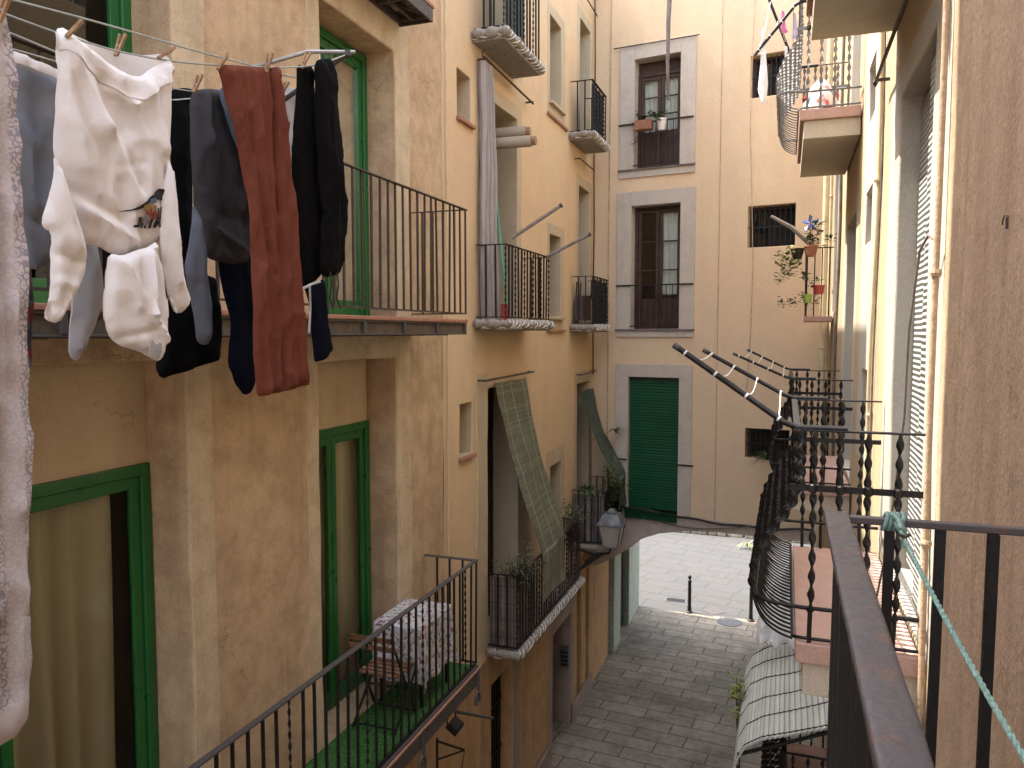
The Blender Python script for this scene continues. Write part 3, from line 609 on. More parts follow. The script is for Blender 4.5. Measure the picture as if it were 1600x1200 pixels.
# ------------------------------------------------------------------ right building (cream, sunny) and our own (brown)
b4 = thing('apartment_building', (.63, 8.8, 0), 'sunlit cream building with bulging iron balconies on the right', 'building', 'buildings along the alley')
op4 = [(4.14, 5.35, 5.5, 8.43, .24, 1), (6.93, 7.50, 8.80, 9.26, .3, 1), (6.93, 7.50, 7.75, 8.2, .3, 1), (6.75, 7.40, 6.2, 6.68, .3, 1), (8.45, 9.75, 5.5, 8.2, .24, 1),
       (8.45, 9.75, 9.12, 11.8, .24, 1), (4.14, 5.35, 9.12, 11.9, .24, 1), (7.0, 7.5, 11.0, 11.6, .3, 1), (11.6, 12.5, 7.3, 9.6, .24, 1)]
r4 = [(3.66, 4.14, 5.5, 8.6, 1), (5.35, 5.75, 5.5, 8.6, 1), (4.14, 5.35, 8.43, 8.6, 1), (8.2, 8.45, 5.5, 8.35, 1), (9.75, 10.0, 5.5, 8.35, 1), (6.65, 7.75, 5.9, 9.6, 1), (4.0, 5.5, 9.1, 12.1, 1)]
mb = facade(FRt, 3.66, 14.2, 0, 12.6, op4, r4, .35, .012); shell(mb, FRt, 3.66, 14.2, 0, 12.6, 6)
mb.build('wall', [M['rwall'], M['rband']], b4, True, bevel=.012, weld=True)
def rdoor(s0, s1, z0, z1): door_unit(b4, FRt, s0+.004, s1-.004, z0, z1, -.16, M['rband'], 2, .05, .07, .07, .3, 1, 'glass_dark')
for q in ((4.14, 5.35, 5.5, 8.43), (8.45, 9.75, 5.5, 8.2), (8.45, 9.75, 9.12, 11.8), (4.14, 5.35, 9.12, 11.9), (11.6, 12.5, 7.3, 9.6)): rdoor(*q)
for s0, s1, z0, z1 in ((6.93, 7.50, 8.80, 9.26), (6.93, 7.50, 7.75, 8.2), (6.75, 7.40, 6.2, 6.68), (7.0, 7.5, 11.0, 11.6)):
    door_unit(b4, FRt, s0+.004, s1-.004, z0, z1, -.22, M['rband'], 1, .03, .04, .04, .04, 1, 'glass_dark', 'window')
MB().sheet(lambda u, v: FRt.P(4.15+.42*u, 5.55+2.84*v, -.06), 4, 60, .03).build('louvre_shutter', M['louver'], b4)
MB().sheet(lambda u, v: FRt.P(4.56+.78*u, 5.55+2.84*v, -.125), 4, 60, .02).build('louvre_shutter', M['louver'], b4)
b5 = thing('apartment_building', (.63, -1, 0), 'shaded brown rough plastered wall on the right edge, foreground', 'building', 'buildings along the alley')
mb = facade(FRt, -7, 3.655, 0, 10.5, [(-.6, .6, 5.5, 7.9, .2)], [(3.28, 3.655, 0, 10.5, 1)], .3, .008); shell(mb, FRt, -7, 3.655, 0, 10.5, 6)
for v in mb.v: v.x -= .015
mb.build('wall', [M['brown'], M['tan']], b5, True, weld=True)
MB().fbox(FRt, -.6, .6, 5.5, 7.9, -.22, -.18).build('balcony_door', M['brown_wood'], b5)
# vertical pipes and cables on the right wall
def vpipe(y, x, z0, z1, r, mat, label, name='downpipe', wob=0, brackets=0):
    t = thing(name, (x, y, z0), label, 'pipe', 'pipes and cables on right facade')
    MB().tube([(x+wob*math.sin(z*1.7), y+wob*math.sin(z*1.1), z) for z in [z0+(z1-z0)*k/24 for k in range(25)]], r, 10).build('pipe', M[mat], t, True)
    for k in range(brackets):
        z = z0+(z1-z0)*(k+.5)/brackets
        MB().lathe([(r+.006, -.015), (r+.010, 0), (r+.006, .015)], (x, y, z), 10).build('clamp', M[mat], t)
vpipe(13.3, .55, 1, 12.5, .055, 'pipe_cream', 'thick cream downpipe in the far right corner', brackets=7)
vpipe(12.7, .59, 1, 12.5, .022, 'pipe_cream', 'thin cream pipe next to the thick corner downpipe', brackets=5)
vpipe(10.7, .60, 2, 12.5, .02, 'cable', 'dark bundled cables beyond the small square windows', 'cable_bundle', .01)
vpipe(6.35, .605, 2, 12.5, .014, 'pipe_cream', 'pale cable beside the column of small square windows', 'cable_bundle', .012, 6)
vpipe(6.18, .61, 2, 12.5, .008, 'cable', 'thin dark cable left of the louvred door', 'cable_bundle', .01)
vpipe(3.70, .592, 2, 12.5, .014, 'tan', 'tan pipe where cream wall meets brown wall', 'downpipe', .003, 9)
wire([(.60, 3.72, 7.38), (.57, 3.78, 7.42), (.55, 3.86, 7.36), (.53, 3.95, 7.0), (.53, 4.0, 6.6), (.52, 4.35, 5.9), (.5, 4.6, 5.52)], .006, 'cable', 'cable', 'loose grey cable drooping in front of the louvred door', 'cable')
for (y0, z0, y1, z1, lab) in ((4.65, 8.745, 5.94, 8.78, 'iron awning rod above the louvred door'),):
    t = thing('awning_rod', (.55, y0, z0), lab, 'rod'); MB().tube([(.54, 4.3, 8.70), (.54, 5.94, 8.72)], .012, 8).build('rod', M['iron_brown'], t)
    MB().box((.535, 5.90, 8.71), (.625, 5.915, 8.73)).build('bracket', M['iron_brown'], t); MB().lathe([(.004, -.03), (.02, 0), (.004, .03)], (.54, 5.96, 8.72), 8).build('finial', M['iron_brown'], t)
hook = thing('wall_hook', (.61, 2.35, 7.65), 'small rusty hook with dark stain on the brown wall', 'hook')
hp = onx(1575, 345, .61)
hook.location = hp
MB().tube([hp+V((0, -.012, .012)), hp+V((-.012, -.01, .014)), hp+V((-.014, 0, 0)), hp+V((-.012, .008, -.01))], .002, 6).build('hook', M['iron_brown'], hook)
MB().box(hp+V((-.003, .012, -.022)), hp+V((.01, .016, .012))).build('back_plate', M['iron_brown'], hook)

# ------------------------------------------------------------------ iron balconies
bar_cache = {}
def bar_mesh(h, r, twist=False, mat='iron'):
    k = (round(h, 3), r, twist, mat)
    if k not in bar_cache:
        m = MB()
        if twist: twist_bar(m, [(0, 0, h*i/70) for i in range(71)], r*1.35, r*.55, .075)
        else: m.box((-r, -r, 0), (r, r, h))
        bar_cache[k] = m.mesh('baluster', M[mat], fix=True, smooth=twist)
    return bar_cache[k]
def twist_bar(m, pts, a, b, period):
    """flat bar twisted along a path: beads of light and dark, as wrought barley-twist shows"""
    pts = [V(p) for p in pts]; base = len(m.v); L = 0
    for i, p in enumerate(pts):
        if i: L += (p-pts[i-1]).length
        t = (pts[min(i+1, len(pts)-1)]-pts[max(i-1, 0)]).normalized(); e1 = V((0, 1, 0)); e1 = (e1-t*e1.dot(t)).normalized(); e2 = t.cross(e1)
        w = L/period*math.pi
        for k in range(6):
            q = 2*math.pi*k/6; dx, dy = a*math.cos(q), b*math.sin(q)
            m.v.append(p+e1*(dx*math.cos(w)-dy*math.sin(w))+e2*(dx*math.sin(w)+dy*math.cos(w)))
    for i in range(len(pts)-1):
        for k in range(6):
            m.f.append((base+i*6+k, base+i*6+(k+1) % 6, base+(i+1)*6+(k+1) % 6, base+(i+1)*6+k)); m.mi.append(0)
    for e, rv in ((base, -1), (base+(len(pts)-1)*6, 1)): m.f.append(tuple(e+k for k in range(6))[::rv]); m.mi.append(0)
    return m
def straight_balcony(name, label, xf, y0, y1, zf, zt, spacing, r, mat, every=0, hw=.04, hh=.014, xw=-3.47, ends=(1, 1), slab=None, phase=0, gap=.05, hm=None):
    t = thing(name, (xw, (y0+y1)/2, zf), label, 'balcony', 'iron railed balconies')
    m = MB(); e0, e1 = ends
    m.box((xf-hw/2, y0-hw/2, zt-hh), (xf+hw/2, y1+hw/2, zt))
    if e0: m.box((xw, y0-hw/2, zt-hh+.0015), (xf-hw/2, y0+hw/2, zt-.0015))
    if e1: m.box((xw, y1-hw/2, zt-hh+.0015), (xf-hw/2, y1+hw/2, zt-.0015))
    m.build('handrail', M[hm or mat], t, bevel=.004)
    m = MB(); zb = zf+gap
    m.box((xf-.012, y0, zb), (xf+.012, y1, zb+.014))
    if e0: m.box((xw, y0-.012, zb+.001), (xf-.012, y0+.012, zb+.013))
    if e1: m.box((xw, y1-.012, zb+.001), (xf-.012, y1+.012, zb+.013))
    m.build('bottom_rail', M[mat], t)
    h = zt-hh-zb-.012
    n = max(2, round((y1-y0)/spacing))
    for k in range(n+1):
        tw = every and (k+phase) % every == 0
        put('baluster', bar_mesh(h, r, bool(tw), mat), t, (xf, y0+(y1-y0)*k/n, zb+.013))
    nr = max(1, round((xf-xw)/spacing))
    for yy, e in ((y0, e0), (y1, e1)):
        if e:
            for k in range(1, nr): put('baluster', bar_mesh(h, r, False, mat), t, (xf-(xf-xw)*k/nr, yy, zb+.013))
    return t
# upper and lower long balconies of the beige building
ub = straight_balcony('balcony', 'upper long balcony with thin brown bars behind the laundry', -2.9, 1.0, 6.81, 7.12, 8.165, .125, .0075, 'iron_brown', hw=.035, hh=.012, ends=(0, 1))
def tiled_slab(t, xf, xw, y0, y1, zf, iron_m, top_m, th=.13):
    m = MB()
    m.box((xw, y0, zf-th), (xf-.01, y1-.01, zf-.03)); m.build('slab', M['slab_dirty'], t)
    MB().box((xw, y0, zf-.03), (xf+.02, y1+.015, zf)).build('tile_edge', M['terracotta'], t, bevel=.006)
    m = MB()
    m.box((xf-.012, y0, zf-th-.012), (xf+.012, y1, zf-th)); m.box((xf-.012, y0, zf-.044), (xf+.012, y1, zf-.031))
    m.box((xw, y1-.012, zf-th-.012), (xf-.012, y1+.004, zf-.031))
    for k in range(int((y1-y0)/.62)+1): y = y1-.012-k*.62; m.box((xf-.009, y-.035, zf-th), (xf+.016, y, zf-.044))
    k = 0
    while y0+k*.45 < y1: m.box((xw, y0+k*.45, zf-th-.02), (xf-.012, y0+k*.45+.03, zf-th-.002)); k += 1
    m.build('iron_frame', M[iron_m], t, bevel=.003)
tiled_slab(ub, -2.9, -3.47, 1.0, 6.81, 7.12, 'iron_grey', 'slab_pink')
lb = straight_balcony('balcony', 'lower long balcony with green turf floor and black bars', -2.9, .6, 7.04, 3.61, 4.712, .135, .0085, 'iron', every=7, hw=.045, hh=.016, ends=(0, 1), phase=3, gap=.03, hm='iron_grey')
MB().box((-3.47, .6, 3.44), (-2.9, 7.02, 3.578)).build('slab', M['slab_under'], lb)
MB().box((-3.47, .6, 3.579), (-2.855, 7.07, 3.603)).build('tile_edge', M['terracotta'], lb, bevel=.006)
m = MB(); m.box((-2.895, .6, 3.43), (-2.87, 7.05, 3.576)); m.box((-3.47, 7.022, 3.43), (-2.897, 7.045, 3.576)); m.build('edge_beam', M['iron_grey'], lb, bevel=.004)
m = MB().box((-2.925, .6, 3.6045), (-2.87, 7.05, 3.622)); m.build('kerb', M['iron_grey'], lb, bevel=.004)
def scroll(y):
    m = MB(); pts = [(-2.86, y, 3.42)]
    for k in range(26):
        a = -.5+k*.36; r = .085*(1-k/34); pts.append((-2.86+.012, y+.0+r*math.cos(a)*.9-.06, 3.31+r*math.sin(a)))
    m.tube(pts, .013, 6); m.box((-2.868, y-.02, 3.40), (-2.85, y+.02, 3.60)); return m
for y in (2.2, 4.1, 5.75, 7.0): scroll(y).build('scroll_bracket', M['iron_grey'], lb, True)
tm = MB().box((-3.46, .65, 3.6045), (-2.93, 7.0, 3.632)); single(tm, 'turf_mat', M['turf'], (-3.2, 3.8, 3.604), 'green artificial turf mat covering the lower balcony floor', 'mat')
YE, XE = 6.6, -3.15
tb = straight_balcony('balcony', 'corner of the highest balcony, glazed iron underside, top of photo', XE, 2.6, YE, 10.0, 11.05, .125, .0075, 'iron_brown', ends=(0, 1))
MB().box((-3.47, 2.6, 9.97), (XE+.03, YE+.03, 10.0)).build('tile_edge', M['terracotta'], tb, bevel=.006)
MB().box((-3.46, 2.6, 9.935), (XE-.02, YE-.03, 9.968)).build('slab', M['stone'], tb)
m = MB()
for x in (-3.45, -3.31, XE-.01): m.box((x-.014, 2.6, 9.86), (x+.014, YE-.02, 9.934))
for k in range(8): m.box((-3.43, YE-.06-k*.42, 9.865), (XE-.03, YE-.03-k*.42, 9.932))
for k in range(8): m.bar((-3.42, YE-.08-k*.42, 9.92), (XE-.04, YE-.42-k*.42, 9.92), .05, .012); m.bar((XE-.04, YE-.08-k*.42, 9.90), (-3.42, YE-.42-k*.42, 9.90), .05, .012)
m.box((XE, 2.6, 9.845), (XE+.022, YE+.01, 9.967)); m.box((-3.47, YE-.015, 9.845), (XE-.002, YE+.01, 9.967))
m.build('iron_frame', M['iron_brown'], tb, bevel=.003)

# balconies of the yellow building with wrapped slab edges
def trim_edge(t, pts, r):
    fine = []
    for a, b in zip(pts, pts[1:]):
        a, b = V(a), V(b); n = max(2, int((b-a).length/.03))
        fine += [a+(b-a)*k/n for k in range(n)]
    fine.append(V(pts[-1]))
    MB().tube([p+V((noise.noise(p*9), noise.noise(p*9+V((5, 0, 0))), noise.noise(p*9+V((0, 7, 0)))))*.012 for p in fine], [r*(1+.35*noise.noise(p*14)+.18*math.sin(i*1.1)) for i, p in enumerate(fine)], 10).build('edge_trim', M['trim'], t, True)
    m = MB()
    for j in range(3):
        m.tube([p+V((r*1.08*math.cos(i*.55+j*2.1), r*.4*math.sin(i*.9+j), r*1.08*math.sin(i*.55+j*2.1))) for i, p in enumerate(fine)], .006, 5)
    m.build('net_cord', M['white_string'], t, True)
def yellow_balcony(label, xf, y0, y1, zf, zt, every=3, spacing=.115, slab_th=.10):
    t = straight_balcony('balcony', label, xf, y0, y1, zf, zt, spacing, .0095, 'iron', every=every, hw=.035, hh=.014, slab=None)
    MB().box((-3.47, y0-.03, zf-slab_th), (xf+.02, y1+.03, zf)).build('slab', M['trim'], t, bevel=.015)
    trim_edge(t, [(-3.45, y0-.05, zf-.02), (xf+.03, y0-.05, zf-.02), (xf+.03, y1+.05, zf-.02), (-3.45, y1+.05, zf-.02)], .05)
    return t
y_up = yellow_balcony('highest yellow building balcony, rope wrapped slab seen from below', -3.1, 8.42, 9.72, 10.42, 11.45)
y_mid = yellow_balcony('middle yellow building balcony with two slanting poles and a furled curtain', -3.1, 8.47, 10.19, 7.12, 8.03)
y_low = yellow_balcony('low yellow building balcony with wooden screen, plants and green blind', -3.08, 8.83, 11.9, 3.0, 3.98, every=4)
f_up = yellow_balcony('upper corner balcony of the yellow building, nearest the far facade', -3.1, 12.62, 13.6, 10.28, 11.15, every=2)
f_mid = yellow_balcony('middle corner balcony holding an upturned dark chair', -3.1, 12.74, 13.9, 7.10, 7.95, every=2)
f_low = yellow_balcony('low corner balcony with wooden screen above the street lamp', -2.87, 12.82, 14.2, 3.30, 4.26, every=3)
def screen(x0, y0, x1, y1, z0, z1, label, mat='screen'):
    a, b = V((x0, y0, 0)), V((x1, y1, 0))
    m = MB().sheet(lambda u, v: a+(b-a)*u+V((.006*math.sin(u*50), .006*math.sin(u*50), z0+(z1-z0)*v)), 40, 2, .012)
    return single(m, 'reed_screen', M[mat], (a+b)/2+V((0, 0, z0)), label, 'screen', 'screens tied to balcony bars')
screen(-3.46, 8.86, -3.10, 8.86, 3.06, 3.93, 'weathered wooden screen at the near end of the low balcony')
screen(-3.46, 12.86, -2.90, 12.86, 3.36, 4.18, 'weathered wooden screen on the low corner balcony above the lamp')
screen(-3.125, 8.9, -3.125, 9.6, 3.06, 3.93, 'narrow wooden screen behind the front bars of the low balcony')
screen(-2.9, 12.95, -2.9, 13.7, 3.36, 4.16, 'wooden screen behind front bars of the low corner balcony')
screen(-3.125, 12.8, -3.125, 13.85, 7.16, 7.88, 'dark mesh panel behind the bars of the middle corner balcony', 'mesh_dark')
screen(-3.125, 12.7, -3.125, 13.5, 10.34, 11.1, 'dark mesh panel behind the bars of the upper corner balcony', 'mesh_dark')
screen(-3.125, 8.55, -3.125, 9.2, 10.48, 11.4, 'green mesh screen behind bars of the highest rope wrapped balcony', 'blind_dark')
for y in (12.95, 13.3, 13.7): MB().bar((-2.9, y, 3.16), (-3.45, y, 2.72), .03).build('bracket', M['iron_grey'], f_low)
# stacked chair on the far middle balcony
ch = thing('chair', (-3.3, 13.0, 7.16), 'dark plastic chair upturned on the middle corner balcony', 'chair')
m = MB(); m.sheet(lambda u, v: (-3.43+.28*u, 12.82+.03*math.sin(u*3), 7.2+.42*v), 4, 4, .012); m.build('backrest', M['brown_wood'], ch)
m = MB(); m.box((-3.43, 12.85, 7.58), (-3.15, 13.15, 7.60)); m.build('seat', M['brown_wood'], ch)
for x in (-3.42, -3.16):
    for y in (12.87, 13.13): MB().bar((x, y, 7.60), (x+.02, y-.03, 7.86), .02).build('leg', M['brown_wood'], ch)

# curtain, rods, poles and rolls on the yellow building
cu = MB()
def ccurt(u, v):
    z = 10.15-3.05*v; w = .30+.12*v
    return (-3.42+.05*math.sin(u*22+.6*v)+.05*v*u+.02*noise.noise(V((u*5, v*6, 0))), 8.50+(w*u)+.02*math.sin(v*7), z)
cu.sheet(ccurt, 60, 40, .006); single(cu, 'furled_curtain', M['awning_curtain'], (-3.4, 8.6, 7.12), 'long grey furled canvas curtain hanging beside the middle balcony door', 'curtain', smooth=True)
rod = thing('awning_rod', (-3.40, 9.4, 10.2), 'iron curtain rod holding the long grey furled curtain', 'rod')
MB().tube([(-3.38, 8.5, 10.19), (-3.38, 10.35, 10.16)], .014, 8).build('rod', M['iron_brown'], rod)
for y in (8.53, 10.3): MB().bar((-3.47, y, 10.17), (-3.36, y, 10.17), .02).build('bracket', M['iron_brown'], rod)
MB().tube([(-3.37, 8.47, 10.14), (-3.37, 8.42, 10.22), (-3.36, 8.50, 10.26)], .008, 6).build('hook', M['iron_brown'], rod)
for k, (z, x1, lab) in enumerate(((9.38, -3.05, 'longer cream awning roll above the middle balcony door'), (9.56, -3.2, 'shorter cream awning roll above the middle balcony door'))):
    a = thing('awning_roll', (-3.4, 9.2, z), lab, 'awning roll', 'cream awning rolls')
    y_ = 9.25+.22*k; MB().tube([(-3.85, y_, z), (x1, y_+.02, z)], .07, 14).build('roll', M['cream_roll'], a, True)
    MB().tube([(x1, y_+.02, z), (x1+.06, y_+.02, z)], .055, 12).build('end_cap', M['wood_peg'], a, True)
for k, (a, b, lab) in enumerate((((800, 372), (875, 322), 'slanting grey pole rising from the middle yellow balcony, nearer one'), ((853, 402), (920, 367), 'slanting grey pole rising from the middle yellow balcony, farther one'))):
    p = onx(*a, -3.1) if k == 0 else onx(*a, -3.1); yb = p.y
    d = ray(*b); t_ = yb/d.y; q = CAM+d*t_
    po = thing('awning_pole', p, lab, 'pole', 'slanting awning poles'); MB().tube([p, q], .022, 8).build('pole', M['pole_grey'], po, True)
    MB().tube([q, q+(q-p).normalized()*.03], .026, 8).build('end_cap', M['iron_grey'], po, True)
br = thing('broom', (-3.2, 8.75, 7.14), 'broom with green handle leaning behind the furled grey curtain', 'broom')
MB().tube([(-3.2, 8.8, 7.3), (-3.42, 9.0, 8.7)], .013, 8).build('handle', M['green_plastic'], br, True)
MB().sheet(lambda u, v: (-3.27+.12*u*(1-.3*v), 8.78, 7.14+.2*v), 8, 4, .05).build('head', M['red_plastic'], br)
def blind(name, label, top, bot, tail, mat, sag, out=.39):
    (ya, yb, zt), (yc, yd, zb) = top, bot
    def fn(u, v):
        if v < .8:
            w = v/.8; x = -3.42+out*(w**1.5); z = zt+(zb-zt)*w; y0 = ya+(yc-ya)*w; y1 = yb+(yd-yb)*w
            x += .03*noise.noise(V((u*3, w*5, zt)))+.012*math.sin(u*7+w*9)
        else:
            w = (v-.8)/.2; x = -3.42+out+.02*math.sin(w*3+u*4); z = zb-tail*w; y0, y1 = yc, yd
        return (x, y0+(y1-y0)*u, z)
    return single(MB().sheet(fn, 16, 70, .012), name, M[mat], (-3.4, ya, zt), label, 'blind', 'green reed blinds hung over balconies')
blind('reed_blind', 'long olive reed blind draped from rod over low balcony rail', (8.98, 10.15, 6.36), (9.72, 10.85, 4.0), .66, 'blind_green', .3)
blind('reed_blind', 'shorter dark green blind draped over the corner balcony rail', (13.27, 14.1, 5.95), (13.55, 14.22, 4.33), .55, 'blind_dark', .3, .63)
for y0, y1, z, lab in ((8.5, 10.4, 6.42, 'thin rod holding the long olive reed blind'), (13.1, 14.2, 6.25, 'thin rod above the low corner balcony door')):
    single(MB().tube([(-3.38, y0, z), (-3.38, y1, z+.02)], .014, 8).box((-3.47, y0, z-.01), (-3.38, y0+.02, z+.01)).box((-3.47, y1-.02, z+.01), (-3.38, y1, z+.03)), 'awning_rod', M['iron_grey'], (-3.4, y0, z), lab, 'rod')
for y0, y1, z, lab in ((12.9, 14.0, 9.95, 'thin iron rod above the middle corner balcony door'), (12.95, 14.1, 12.75, 'thin iron rod above the upper corner balcony door')):
    single(MB().tube([(-3.38, y0, z), (-3.38, y1, z)], .012, 8).box((-3.47, y0, z-.01), (-3.38, y0+.02, z+.01)), 'awning_rod', M['iron_brown'], (-3.4, y0, z), lab, 'rod')
wire([(-3.44, 14.2+.03*math.sin(z*2.3), z) for z in (13.6, 13, 12, 11, 10, 9, 8, 7, 6.2)], .014, 'cable_black', 'cable', 'dark cable down the corner beside the stacked corner balconies', 'cable')
wire([(-3.46, 7.62+.01*math.sin(z), z) for z in (14, 12, 10, 8, 6, 4)], .008, 'pipe_cream', 'cable', 'thin pale cable where beige wall meets yellow wall', 'cable')
wire([(-3.45, 8.42+.03*math.sin(z*2.7), z) for z in (6.3, 5.8, 5.3, 4.9, 4.4, 4.0, 3.6, 3.2)], .007, 'pipe_cream', 'cable', 'loose pale cable beside the dark door of the low balcony', 'cable')
tp = thing('wall_rail', (-2.9, 7.9, 2.6), 'bare metal bar projecting under the end of lower balcony', 'bar')
MB().tube([onx(702, 1110, -3.0), onx(770, 1122, -2.95)], .016, 8).build('bar', M['iron_grey'], tp)

# ------------------------------------------------------------------ street lamp, floodlight, iron bracket
lp = ony(956, 828, 12.55)
la = thing('street_lamp', lp+V((0, 0, -.28)), 'wall mounted street lantern with zinc roof beside low corner balcony', 'street lamp')
def frustum(m, c, w0, w1, z0, z1): return m.hexa([c+V((sx*w0, sy*w0, z0)) for sx, sy in ((-1, -1), (1, -1), (1, 1), (-1, 1))]+[c+V((sx*w1, sy*w1, z1)) for sx, sy in ((-1, -1), (1, -1), (1, 1), (-1, 1))])
frustum(MB(), lp, .12, .185, -.26, .12).build('glass_body', M['lantern_glass'], la)
m = MB(); frustum(m, lp, .215, .12, .125, .29); frustum(m, lp, .225, .225, .105, .124); frustum(m, lp, .07, .05, .292, .36); m.build('roof', M['lantern_metal'], la, bevel=.01)
m = MB(); frustum(m, lp, .13, .13, -.285, -.262)
for sx, sy in ((-1, -1), (1, -1), (1, 1), (-1, 1)): m.bar(lp+V((sx*.124, sy*.124, -.26)), lp+V((sx*.19, sy*.19, .12)), .018)
m.build('frame', M['lantern_metal'], la)
m = MB(); m.tube([lp+V((0, 0, -.28)), lp+V((-.05, 0, -.4)), lp+V((-.25, .02, -.46)), lp+V((-.62, .05, -.40))], .018, 8); m.build('bracket', M['iron'], la, True); MB().tube([lp+V((-.6, .05, -.75)), lp+V((-.4, .03, -.6)), lp+V((-.2, .02, -.46))], .014, 8).build('brace', M['iron'], la, True)
fl_c = onx(712, 1133, -3.12)
fl = thing('floodlight', fl_c, 'black floodlight tilted down under the lower balcony edge', 'floodlight')
m = MB(); R3 = Matrix.Rotation(R(35), 3, 'Y') @ Matrix.Rotation(R(20), 3, 'X')
m.hexa([fl_c+R3 @ V(p) for p in ((-.07, -.09, -.03), (.07, -.09, -.03), (.07, .09, -.03), (-.07, .09, -.03), (-.05, -.06, .04), (.05, -.06, .04), (.05, .06, .04), (-.05, .06, .04))]); m.build('lamp_head', M['iron'], fl, bevel=.008)
m = MB(); m.tube([fl_c+V((-.04, -.10, 0)), fl_c+V((-.05, -.11, .1)), fl_c+V((-.05, 0, .16)), fl_c+V((-.05, .10, .1)), fl_c+V((-.04, .10, 0))], .008, 6); m.bar(fl_c+V((-.05, 0, .16)), fl_c+V((-.3, 0, .2)), .02); m.build('yoke', M['iron'], fl)
MB().add([fl_c+R3 @ V(p) for p in ((-.06, -.08, -.032), (.06, -.08, -.032), (.06, .08, -.032), (-.06, .08, -.032))], [(0, 1, 2, 3)]).build('glass', M['glass_dark'], fl)
ba = thing('wall_bracket', (-3.2, 7.3, 2.2), 'triangular iron wall bracket below the lower balcony', 'bracket')
pa, pb, pc = onx(683, 1158, -3.30), onx(726, 1172, -3.05), onx(683, 1187, -3.30)
m = MB(); m.bar(pa, pb, .018); m.bar(pc, pb, .014); m.bar(pa+V((0, 0, .03)), pc-V((0, 0, .2)), .02); m.build('frame', M['iron'], ba)
wire([pb, pb+V((-.02, 0, -.12)), pb+V((-.08, .02, -.4)), pb+V((-.1, 0, -.7))], .005, 'cable_black', 'cable', 'thin black cable dangling from the triangular wall bracket', 'cable')

# ------------------------------------------------------------------ table with cloth and folding chair on the lower balcony
tx0, tx1, ty0, ty1, tz = -3.46, -2.975, 5.98, 6.62, 4.39
tb_ = thing('table', ((tx0+tx1)/2, (ty0+ty1)/2, 3.632), 'small folding table hidden under a printed cloth on green turf', 'table')
MB().box((tx0+.01, ty0+.01, tz-.03), (tx1-.01, ty1-.01, tz-.006)).build('tabletop', M['wood_slat'], tb_)
for x in (tx0+.04, tx1-.04):
    for y in (ty0+.05, ty1-.05): MB().bar((x, y, 3.633), (x, y, tz-.03), .022).build('leg', M['iron'], tb_)
def tcl(u, v):
    # square cloth: centre flat on the table, edges hanging in folds
    ex, ey = (u-.5)*2, (v-.5)*2
    dx, dy = max(0, abs(ex)-.46)/.54, max(0, abs(ey)-.55)/.45
    hang = max(dx, dy); cx, cy = (tx0+tx1)/2, (ty0+ty1)/2; hx, hy = (tx1-tx0)/2, (ty1-ty0)/2
    x = cx+math.copysign(min(abs(ex)/.46, 1)*hx, ex); y = cy+math.copysign(min(abs(ey)/.55, 1)*hy, ey)
    if ex < 0: dx = 0; hang = dy
    z = tz-.50*hang*(1+.22*(min(dx, dy)))
    k = .018*hang*math.sin((u*17+v*23))
    if dx > 0: x += .012+.05*dx*.5+k
    if dy > 0: y += math.copysign(.012+.03*dy+k, ey)
    return (max(x, -3.455), y, z+.002*noise.noise(V((u*12, v*12, 0))))
single(MB().sheet(tcl, 60, 60, .003), 'tablecloth', M['tablecloth'], ((tx0+tx1)/2, (ty0+ty1)/2, tz), 'white tablecloth with red and blue print on balcony table', 'tablecloth', smooth=True)
cx = thing('folding_chair', (-3.22, 5.75, 3.632), 'wood slatted folding chair with black metal frame facing the table', 'chair')
zs = 4.07
for k in range(5): MB().box((-3.42, 5.62+k*.068, zs), (-3.03, 5.665+k*.068, zs+.016)).build('seat_slat', M['wood_slat'], cx, bevel=.003)
for k, z in enumerate((4.33, 4.41)): MB().hexa([V((-3.44, 5.53-.02*k, z)), V((-3.01, 5.53-.02*k, z)), V((-3.01, 5.545-.02*k, z)), V((-3.44, 5.545-.02*k, z)), V((-3.44, 5.515-.02*k, z+.05)), V((-3.01, 5.515-.02*k, z+.05)), V((-3.01, 5.53-.02*k, z+.05)), V((-3.44, 5.53-.02*k, z+.05))]).build('back_slat', M['wood_slat'], cx, bevel=.003)
for x in (-3.425, -3.025):
    MB().bar((x, 5.50, 4.46), (x, 5.93, 3.64), .012, .022).build('leg', M['iron'], cx)
    MB().bar((x+.014, 5.93, 4.06), (x+.014, 5.52, 3.64), .012, .022).build('leg', M['iron'], cx)
for x_, y_, z_ in ((-3.425, 5.92, 3.66), (-3.41, 5.54, 3.67), (-3.425, 5.80, 3.9)): MB().bar((x_, y_, z_), (x_+.4, y_, z_), .012).build('cross_bar', M['iron'], cx)

# ------------------------------------------------------------------ plants
def leaves(m, c, rad, n, size, flat=.75, up=.3, seed=0):
    rnd = random.Random(seed); c = V(c)
    cl = [c+V((rnd.gauss(0, .5)*rad[0], rnd.gauss(0, .5)*rad[1], rnd.gauss(0, .45)*rad[2])) for _ in range(max(4, n//14))]
    for i in range(n):
        q = cl[i % len(cl)]; p = q+V((rnd.gauss(0, 1), rnd.gauss(0, 1), rnd.gauss(0, 1)))*(.17*sum(rad)/3)
        d = V((rnd.uniform(-1, 1), rnd.uniform(-1, 1), rnd.uniform(-.5, 1)*up+.1)).normalized(); sd = d.cross(V((rnd.uniform(-.3, .3), rnd.uniform(-.3, .3), 1))).normalized()
        l = size*rnd.uniform(.6, 1.3); w = l*.26
        mid = p+d*l*.5+V((0, 0, .08*l)); m.add([p, mid+sd*w, p+d*l, mid-sd*w], [(0, 1, 2, 3)])
    return cl
